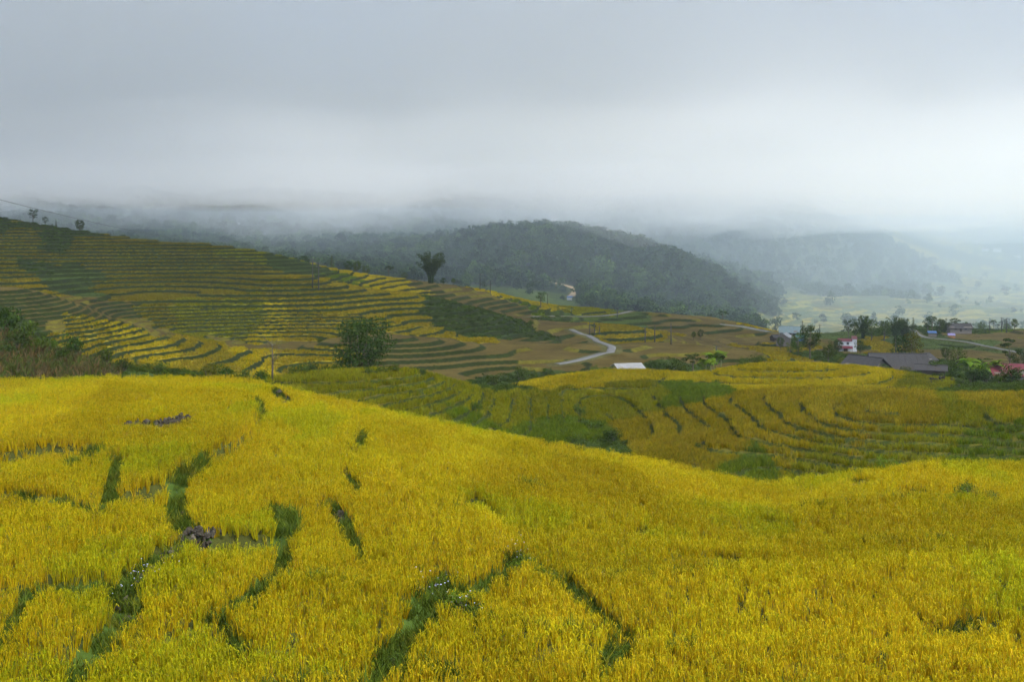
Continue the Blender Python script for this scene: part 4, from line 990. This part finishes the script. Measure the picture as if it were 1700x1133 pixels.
def cable(label, a, b, sag):
    pts = []
    for t in np.linspace(0, 1, 24):
        p = np.array(a) * (1 - t) + np.array(b) * t; p[2] -= sag * 4 * t * (1 - t); pts.append(p)
    tag(link('power_line', Parts().tube(pts, [.05] * 24, 4).mesh('power_line', iron, True)), label, 'cable')
cable('thin power line slanting down across the misty hill at upper left', ((-60 - CX) / F * 240, 240, (HY - 316) / F * 240), ((330 - CX) / F * 470, 470, (HY - 402) / F * 470), 1.2)

# ------------------------------------------------------------------ houses
def mat_sheet(name, col, rough=.55):
    m, n, l, p = new_mat(name); tc = n.new('ShaderNodeTexCoord'); wv = n.new('ShaderNodeTexWave'); wv.inputs['Scale'].default_value = 2.2; wv.bands_direction = 'X'
    nz = n.new('ShaderNodeTexNoise'); nz.inputs['Scale'].default_value = 1.4; nz.inputs['Detail'].default_value = 6
    l.new(tc.outputs['Object'], wv.inputs[0]); l.new(tc.outputs['Object'], nz.inputs['Vector'])
    mx = n.new('ShaderNodeMix'); mx.data_type = 'RGBA'; mx.inputs[6].default_value = (*[c * .65 for c in col], 1); mx.inputs[7].default_value = (*[min(1, c * 1.25) for c in col], 1)
    l.new(nz.outputs[0], mx.inputs[0]); l.new(mx.outputs[2], p.inputs['Base Color']); p.inputs['Roughness'].default_value = rough
    b = n.new('ShaderNodeBump'); b.inputs['Strength'].default_value = .4; b.inputs['Distance'].default_value = .05; l.new(wv.outputs[1], b.inputs['Height']); l.new(b.outputs[0], p.inputs['Normal'])
    return m
M = {'thatch': mat_sheet('weathered_roof', (.042, .040, .040), .9), 'dark': flat_mat('dark_timber', (.055, .045, .036), .9, .3, 3), 'wood': flat_mat('grey_board_wall', (.16, .14, .12), .9, .3, 3), 'white': flat_mat('white_plaster', (.50, .51, .52), .85, .08, 1.5, .05), 'red': mat_sheet('red_sheet_roof', (.135, .016, .026)), 'blue': mat_sheet('blue_grey_sheet_roof', (.15, .21, .22)), 'grey': mat_sheet('grey_sheet_roof', (.19, .20, .20)), 'pale': mat_sheet('pale_sheet_roof', (.28, .28, .27)), 'glass': flat_mat('dark_window', (.03, .035, .04), .3, .1, 2, 0), 'tarpb': flat_mat('blue_tarp', (.06, .13, .30), .5, .1, 2, .1), 'tarpo': flat_mat('orange_tarp', (.30, .12, .04), .6, .1, 2, .1), 'tarpp': flat_mat('lilac_tarp', (.24, .21, .42), .6, .1, 2, .1), 'turq': flat_mat('turquoise_sheet', (.09, .22, .21), .6, .1, 2, .1)}
def slab(a, b, c, d, th):
    """a roof panel: four corners given anticlockwise from above, with thickness"""
    a, b, c, d = [np.array(q, float) for q in (a, b, c, d)]
    n = np.cross(b - a, d - a); n /= np.linalg.norm(n); n *= th
    return [a, b, c, d, a - n, b - n, c - n, d - n], [(0, 1, 2, 3), (7, 6, 5, 4), (4, 5, 1, 0), (5, 6, 2, 1), (6, 7, 3, 2), (7, 4, 0, 3)]
def roof_gable(parent, L, W, z0, hr, ov, mat, panels, gap=.03):
    """ridge along x; strips of sheet on both slopes under one ridge cap"""
    cap = link('roof', Parts().tube([(-L / 2 - ov, 0, z0 + hr + .02), (L / 2 + ov, 0, z0 + hr + .02)], [.12, .12], 6).mesh('roof', mat), parent)
    full = L + 2 * ov; w = full / panels; drop = hr * (ov / (W / 2))
    for s in (-1, 1):
        for i in range(panels):
            x0, x1 = -full / 2 + i * w + gap / 2, -full / 2 + (i + 1) * w - gap / 2
            e = random.uniform(-.05, .05)
            y1 = s * (W / 2 + ov + e); ze = z0 - drop + random.uniform(-.02, .02)
            q = [(x0, y1, ze), (x1, y1, ze), (x1, 0, z0 + hr), (x0, 0, z0 + hr)]
            if s > 0: q = [q[1], q[0], q[3], q[2]]
            link('roof_panel', Parts().add(*slab(*q, .06)).mesh('roof_panel', mat), cap)
    return cap
def gable_walls(L, W, h, hr, mat):
    P = Parts(); a, b = L / 2, W / 2
    V = [(-a, -b, -1), (a, -b, -1), (a, b, -1), (-a, b, -1), (-a, -b, h), (a, -b, h), (a, b, h), (-a, b, h), (-a, 0, h + hr * .94), (a, 0, h + hr * .94)]
    return P.add(V, [(0, 1, 5, 4), (2, 3, 7, 6), (1, 2, 6, 9, 5), (3, 0, 4, 8, 7), (4, 5, 9, 8), (6, 7, 8, 9)]).mesh('wall', mat)
def openings(t, L, W, h, windows=1, door=True):
    if door:
        d = link('door', Parts().box((-.45, -W / 2 - .07, .02), (.45, -W / 2 + .02, min(2.0, h - .15))).mesh('door', M['dark']), t)
        link('handle', Parts().box((.32, -W / 2 - .11, 1), (.38, -W / 2 - .071, 1.14)).mesh('handle', iron), d)
    for k in range(windows):
        x = L * (.22 if k % 2 == 0 else -.24) * (1 + .3 * (k // 2))
        f = link('window', Parts().box((x - .5, -W / 2 - .06, 1.0), (x + .5, -W / 2 + .02, min(1.9, h - .2))).mesh('window', M['dark']), t)
        link('pane', Parts().box((x - .42, -W / 2 - .075, 1.08), (x + .42, -W / 2 - .061, min(1.9, h - .2) - .08)).mesh('pane', M['glass']), f)
def house(name, label, px, Y, rz, L, W, h, hr, roof, wall, ov=.6, panels=8, dz=0.0, windows=2, door=True, cat='house'):
    x = (px - CX) / F * Y; t = thing(name, label, cat, (x, Y, gz(x, Y) + dz), math.radians(rz))
    link('wall', gable_walls(L, W, h, hr, M[wall]), t); roof_gable(t, L, W, h, hr, ov, M[roof], panels); openings(t, L, W, h, windows, door)
    return t
house('thatched_house', 'long dark roofed house with a big weathered roof facing the yellow field', 1490, 212, -6, 10.4, 6.4, 1.8, 2.8, 'thatch', 'dark', .9, 10, dz=.4)
t = house('thatched_house', 'smaller dark roofed house with its gable turned to the fields', 1437, 208, -58, 7.0, 5.6, 1.8, 2.0, 'thatch', 'wood', .9, 7, dz=.4)
house('lean_to_shed', 'low dark lean-to at the right end of the long house', 1546, 200, -24, 5.2, 3.0, 1.2, .7, 'thatch', 'dark', .5, 5, dz=.2, windows=0, cat='shed')
house('low_shed', 'low reddish brown roof peeking above the yellow field', 1337, 192, 3, 5.4, 3, .9, .6, 'dark', 'dark', .4, 5, dz=.2, windows=0, cat='shed')
house('blue_roofed_house', 'farm house with a pale blue roof on the left of the village', 1311, 392, -14, 7.5, 6.0, 2.4, 2.0, 'blue', 'wood', .5, 6, dz=1.6)
house('grey_roofed_house', 'small grey house below the blue roofed one', 1303, 372, 62, 5.5, 5.0, 2.2, 1.5, 'grey', 'wood', .4, 5, dz=.5)
house('grey_roofed_house', 'dark grey roofed house half hidden right of the long dark house', 1531, 262, 35, 6.0, 4.4, 1.8, 1.4, 'thatch', 'wood', .5, 6)
house('far_grey_house', 'misty long grey roof among trees beyond the village road', 1592, 478, -5, 10, 5, 2.0, 1.8, 'thatch', 'wood', .7, 8, dz=1.4)
house('red_roofed_house', 'long crimson roof cut by the right edge', 1700, 205, -9, 13, 5.6, 2.4, 1.7, 'red', 'wood', .6, 10, dz=.3)
house('little_hut', 'tiny dark hut left of the blue roofed house', 1288, 405, 20, 3.5, 3, 1.6, 1.0, 'thatch', 'dark', .3, 4, windows=0, cat='hut')
# two storey white house with red roofs
def white_house():
    Y = 345; x = (1403 - CX) / F * Y; t = thing('white_house', 'white two storey house with crimson roofs in the village', 'house', (x, Y, gz(x, Y) + .2), math.radians(-14), None, .82)
    link('wall', Parts().box((-2.8, -2.4, -1.5), (2.8, 2.4, 5.0)).mesh('wall', M['white']), t)
    link('side_wall', Parts().box((2.803, -1.4, -1.5), (4.6, 2.6, 5.8)).mesh('side_wall', M['white']), t)
    r = link('upper_roof', Parts().tube([(-3, 0, 5.75), (2.75, 0, 5.75)], [.08, .08], 6).mesh('upper_roof', M['red']), t)
    for i in range(6):
        a = -3.0 + i * .96
        link('roof_panel', Parts().add(*slab((a, -2.9, 4.95), (a + .94, -2.9, 4.95), (a + .94, 0, 5.75), (a, 0, 5.75), .06)).mesh('roof_panel', M['red']), r)
        link('roof_panel', Parts().add(*slab((a + .94, 2.7, 5.0), (a, 2.7, 5.0), (a, 0, 5.75), (a + .94, 0, 5.75), .06)).mesh('roof_panel', M['red']), r)
    link('side_roof', Parts().add(*slab((2.7, -1.8, 5.85), (4.9, -1.8, 5.85), (4.9, 2.9, 6.7), (2.7, 2.9, 6.7), .08)).mesh('side_roof', M['red']), t)
    a = link('porch_roof', Parts().tube([(-3.4, -2.44, 2.95), (2.8, -2.44, 2.95)], [.06, .06], 6).mesh('porch_roof', M['red']), t)
    for i in range(6): link('roof_panel', Parts().add(*slab((-3.5 + i * 1.05, -4.6, 2.1), (-2.47 + i * 1.05, -4.6, 2.1), (-2.47 + i * 1.05, -2.45, 2.95), (-3.5 + i * 1.05, -2.45, 2.95), .06)).mesh('roof_panel', M['red']), a)
    for xx in (-3.2, -1.2, .8, 2.5): link('porch_post', Parts().tube([(xx, -4.3, -1), (xx, -4.3, 2.1)], [.08, .08], 6).mesh('porch_post', M['wood']), t)
    for xx in (-1.6, .9):
        f = link('window', Parts().box((xx - .5, -2.46, 3.45), (xx + .5, -2.38, 4.5)).mesh('window', M['wood']), t); link('pane', Parts().box((xx - .42, -2.48, 3.53), (xx + .42, -2.461, 4.42)).mesh('pane', M['glass']), f)
    link('door', Parts().box((-.8, -2.47, -.5), (.8, -2.38, 1.9)).mesh('door', M['dark']), t)
white_house()
def shed():
    Y = 184; x = (1043 - CX) / F * Y; z = gz(x, Y); t = thing('roadside_shed', 'open shed with a pale corrugated roof below the road bend', 'shed', (x, Y, z), math.radians(14))
    top = (HY - 604) / F * Y - z
    r = link('roof', Parts().tube([(-2.7, .3, top + .02), (2.7, .3, top + .02)], [.05, .05], 6).mesh('roof', M['pale']), t)
    for i in range(5):
        a = -2.75 + i * 1.1
        link('roof_panel', Parts().add(*slab((a + .01, -2.4, top - .85), (a + 1.09, -2.4, top - .85), (a + 1.09, .3, top), (a + .01, .3, top), .05)).mesh('roof_panel', M['pale']), r)
        link('roof_panel', Parts().add(*slab((a + 1.09, 2.2, top - .6), (a + .01, 2.2, top - .6), (a + .01, .3, top), (a + 1.09, .3, top), .05)).mesh('roof_panel', M['pale']), r)
    for xx in (-2.4, 0, 2.4):
        for yy in (-2.1, 2.0): link('post', Parts().tube([(xx, yy, -.6), (xx, yy, top - .8)], [.07, .07], 6).mesh('post', M['dark']), t)
    link('back_wall', Parts().box((-2.4, 1.9, -.4), (2.4, 1.96, top - .9)).mesh('back_wall', M['wood']), t)
    link('side_wall', Parts().box((-2.46, -2.0, -.4), (-2.402, 1.89, top - .95)).mesh('side_wall', M['dark']), t)
shed()
def stall(name, label, px, Y, top, side, w=3.6):
    x = (px - CX) / F * Y; t = thing(name, label, 'stall', (x, Y, gz(x, Y)), math.radians(-12))
    link('canopy', Parts().add(*slab((-w / 2, -1.6, 1.9), (w / 2, -1.6, 1.9), (w / 2, 0, 2.7), (-w / 2, 0, 2.7), .04)).add(*slab((w / 2, 1.6, 1.9), (-w / 2, 1.6, 1.9), (-w / 2, 0, 2.7), (w / 2, 0, 2.7), .04)).mesh('canopy', M[top]), t)
    for xx in (-w / 2 + .1, w / 2 - .1):
        for yy in (-1.5, 1.5): link('post', Parts().tube([(xx, yy, -.4), (xx, yy, 1.95)], [.05, .05], 6).mesh('post', M['dark']), t)
    link('side_sheet', Parts().box((-w / 2 + .1, -1.47, .2), (w / 2 - .1, -1.43, 1.5)).mesh('side_sheet', M[side]), t)
stall('roadside_stall', 'roadside stall with a bright blue tarp among trees', 1547, 430, 'tarpb', 'wood', 3.6)
stall('roadside_stall', 'roadside stall with a lilac top and orange side sheet', 1579, 432, 'tarpp', 'tarpo', 3.0)
stall('roadside_stall', 'small shelter with a blue sheet at the end of the dirt track', 946, 660, 'tarpb', 'white', 3.8)
stall('sheet_shelter', 'turquoise sheet shelter beside the blue roofed house', 1328, 380, 'turq', 'tarpb', 3.2)
# specks of houses on the far slopes
for i, (px, py, lo, hi, s, rf, lb) in enumerate([(1655, 425, 1900, 2590, 15, 'pale', 'largest white house speck on the far right slope'), (1636, 421, 1900, 2590, 10, 'red', 'small house speck left of the largest white one on the far slope'), (1690, 432, 1900, 2590, 9, 'pale', 'pale house speck near the right edge of the far slope'), (1620, 407, 1900, 2590, 9, 'grey', 'faint house speck higher on the far right slope'), (1585, 408, 1900, 2590, 8, 'pale', 'faint white speck left of the higher far house'), (1473, 388, 1900, 2590, 9, 'pale', 'faint white house in the mist above the valley'), (1560, 398, 1900, 2590, 8, 'grey', 'faint house in the mist right of the hazy ridge'),
 (392, 382, 900, 1300, 7, 'pale', 'white speck of a house in the misty forest at upper left'), (382, 372, 900, 1300, 5, 'grey', 'faint upper speck of a house in the misty forest'), (440, 381, 900, 1300, 7, 'pale', 'pale long house speck in the misty forest'), (425, 386, 900, 1300, 5, 'grey', 'small roof speck between the misty forest houses'), (919, 373, 1050, 1500, 9, 'red', 'faint pinkish house above the round forest hill')]):
    p = at(px, py, lo, hi); t = thing('far_house', lb, 'house', (p[0], p[1], gz(p[0], p[1]) + 5.5 * (s / 9)), random.uniform(-.4, .4), 'houses on the far slopes')
    link('wall', gable_walls(s, s * .65, s * .35, s * .18, M['white']), t); roof_gable(t, s, s * .65, s * .35, s * .18, s * .06, M[rf], 2)

# ------------------------------------------------------------------ air: haze over the valley and the low cloud that hides the mountain tops
def volume(name, colour, density, aniso):
    m = bpy.data.materials.new(name); m.use_nodes = True; n, l = m.node_tree.nodes, m.node_tree.links
    n.remove(n['Principled BSDF']); v = n.new('ShaderNodeVolumePrincipled')
    v.inputs['Color'].default_value = (*colour, 1); v.inputs['Density'].default_value = density; v.inputs['Anisotropy'].default_value = aniso
    l.new(v.outputs[0], n['Material Output'].inputs['Volume']); return m
HAZE_D = .00010
zlow = float(gzv.min())
hz = link('haze', Parts().box((-8500, -120, zlow - 1.5), (8500, 9100, float(gzv.max()) + 12)).mesh('haze', volume('haze_air', (.74, .87, 1.0), HAZE_D, .1)))
tag(hz, 'thin blue grey haze filling the valley air', 'haze', kind='stuff')
CY = np.concatenate([np.linspace(0, 400, 32), np.linspace(430, 1600, 40), np.geomspace(1680, 8900, 26)]); CN = 70
def cloud_mesh(name, label, cat, bottom, top, mat, y0=0, half=1.25, off=260):
    """closed rolling layer between an underside and an upper side, thinned to nothing at its rim"""
    ys = CY[CY >= y0]; us = np.linspace(-half, half, CN)
    Yg = np.repeat(ys[:, None], CN, 1); Xg = us[None, :] * (Yg + off)
    b = bottom(Xg, Yg); th = np.maximum(top(Xg, Yg, b), 3)
    rim = sstep(-.001, .08, 1 - np.abs(us) / half)[None, :] * np.ones_like(Yg); rim[0] *= .05; rim[-1] *= .05
    t = b + th * np.maximum(rim, .03)
    m = len(ys); a = np.arange(m * CN).reshape(m, CN); o = m * CN
    V = np.concatenate([np.stack([Xg, Yg, b], -1).reshape(-1, 3), np.stack([Xg, Yg, t], -1).reshape(-1, 3)])
    q = np.stack([a[:-1, :-1], a[1:, :-1], a[1:, 1:], a[:-1, 1:]], -1).reshape(-1, 4)
    Q = [q, q[:, ::-1] + o]
    for e, flip in ((a[0], 0), (a[-1], 1), (a[:, 0], 1), (a[:, -1], 0)):
        w = np.stack([e[:-1], e[1:], e[1:] + o, e[:-1] + o], 1); Q.append(w[:, ::-1] if flip else w)
    tag(link(name, mesh_np(name, V, np.concatenate(Q), mat, True)), label, cat, kind='stuff')
def near_rise(Y): return (1 - sstep(90, 520, Y)) * 95
def right_of(X, Y): return sstep(.05, .5, X / (Y + 60))
def deck_b(X, Y): return 54 + 10 * right_of(X, Y) * sstep(300, 1200, Y) + near_rise(Y) + 9 * fbm(X / (Y + 60) * 6, np.log(Y + 60) * 1.3, 301, 4) + 7 * noise(X / 420, Y / 420, 305)
def deck_t(X, Y, b): return (25 + 430 * sstep(0, 190, Y)) * (1 - .86 * sstep(280, 500, Y)) * (1.35 - 1.1 * right_of(X, Y)) * (1 + 1.1 * fbm(X / 190, Y / 260, 311, 4)) + 18  # thick front part lies above the view, added to shade the far hillside
cloud_mesh('low_cloud', 'low grey cloud deck swallowing the mountain tops', 'cloud', deck_b, deck_t, volume('cloud_air', (.99, .995, 1.0), .0034, 0.0))
for k, (z0, amp, dens, nm) in enumerate([(2, 14, .0006, 'lowest thinnest shreds of cloud drifting before the mountains'), (20, 14, .0014, 'thin ragged veil between the lowest shreds and the cloud deck'), (37, 10, .0024, 'thicker veil just under the cloud deck')]):
    vb = lambda X, Y, z0=z0, amp=amp, k=k: z0 - 26 * sstep(860, 1350, Y) * (1 - .6 * right_of(X, Y)) + near_rise(Y) + amp * 1.7 * fbm(X / (Y + 60) * (7 + 2 * k), np.log(Y + 60) * 1.6, 321 + 7 * k, 4) * sstep(300, 900, Y)
    cloud_mesh('cloud_veil', nm, 'cloud', vb, lambda X, Y, b: deck_b(X, Y) - b + 18, volume('veil_air', (.95, .98, 1.0), dens, 0.0))
def mist_b(X, Y): return np.full_like(X, zlow - .8)
cloud_mesh('valley_mist', 'pale mist lying over the far valley and its slopes', 'mist', mist_b, lambda X, Y, b: 20 + 10 * noise(X / 300, Y / 300, 331) - b, volume('mist_air', (.74, .88, 1.0), .00095, .1), y0=540)
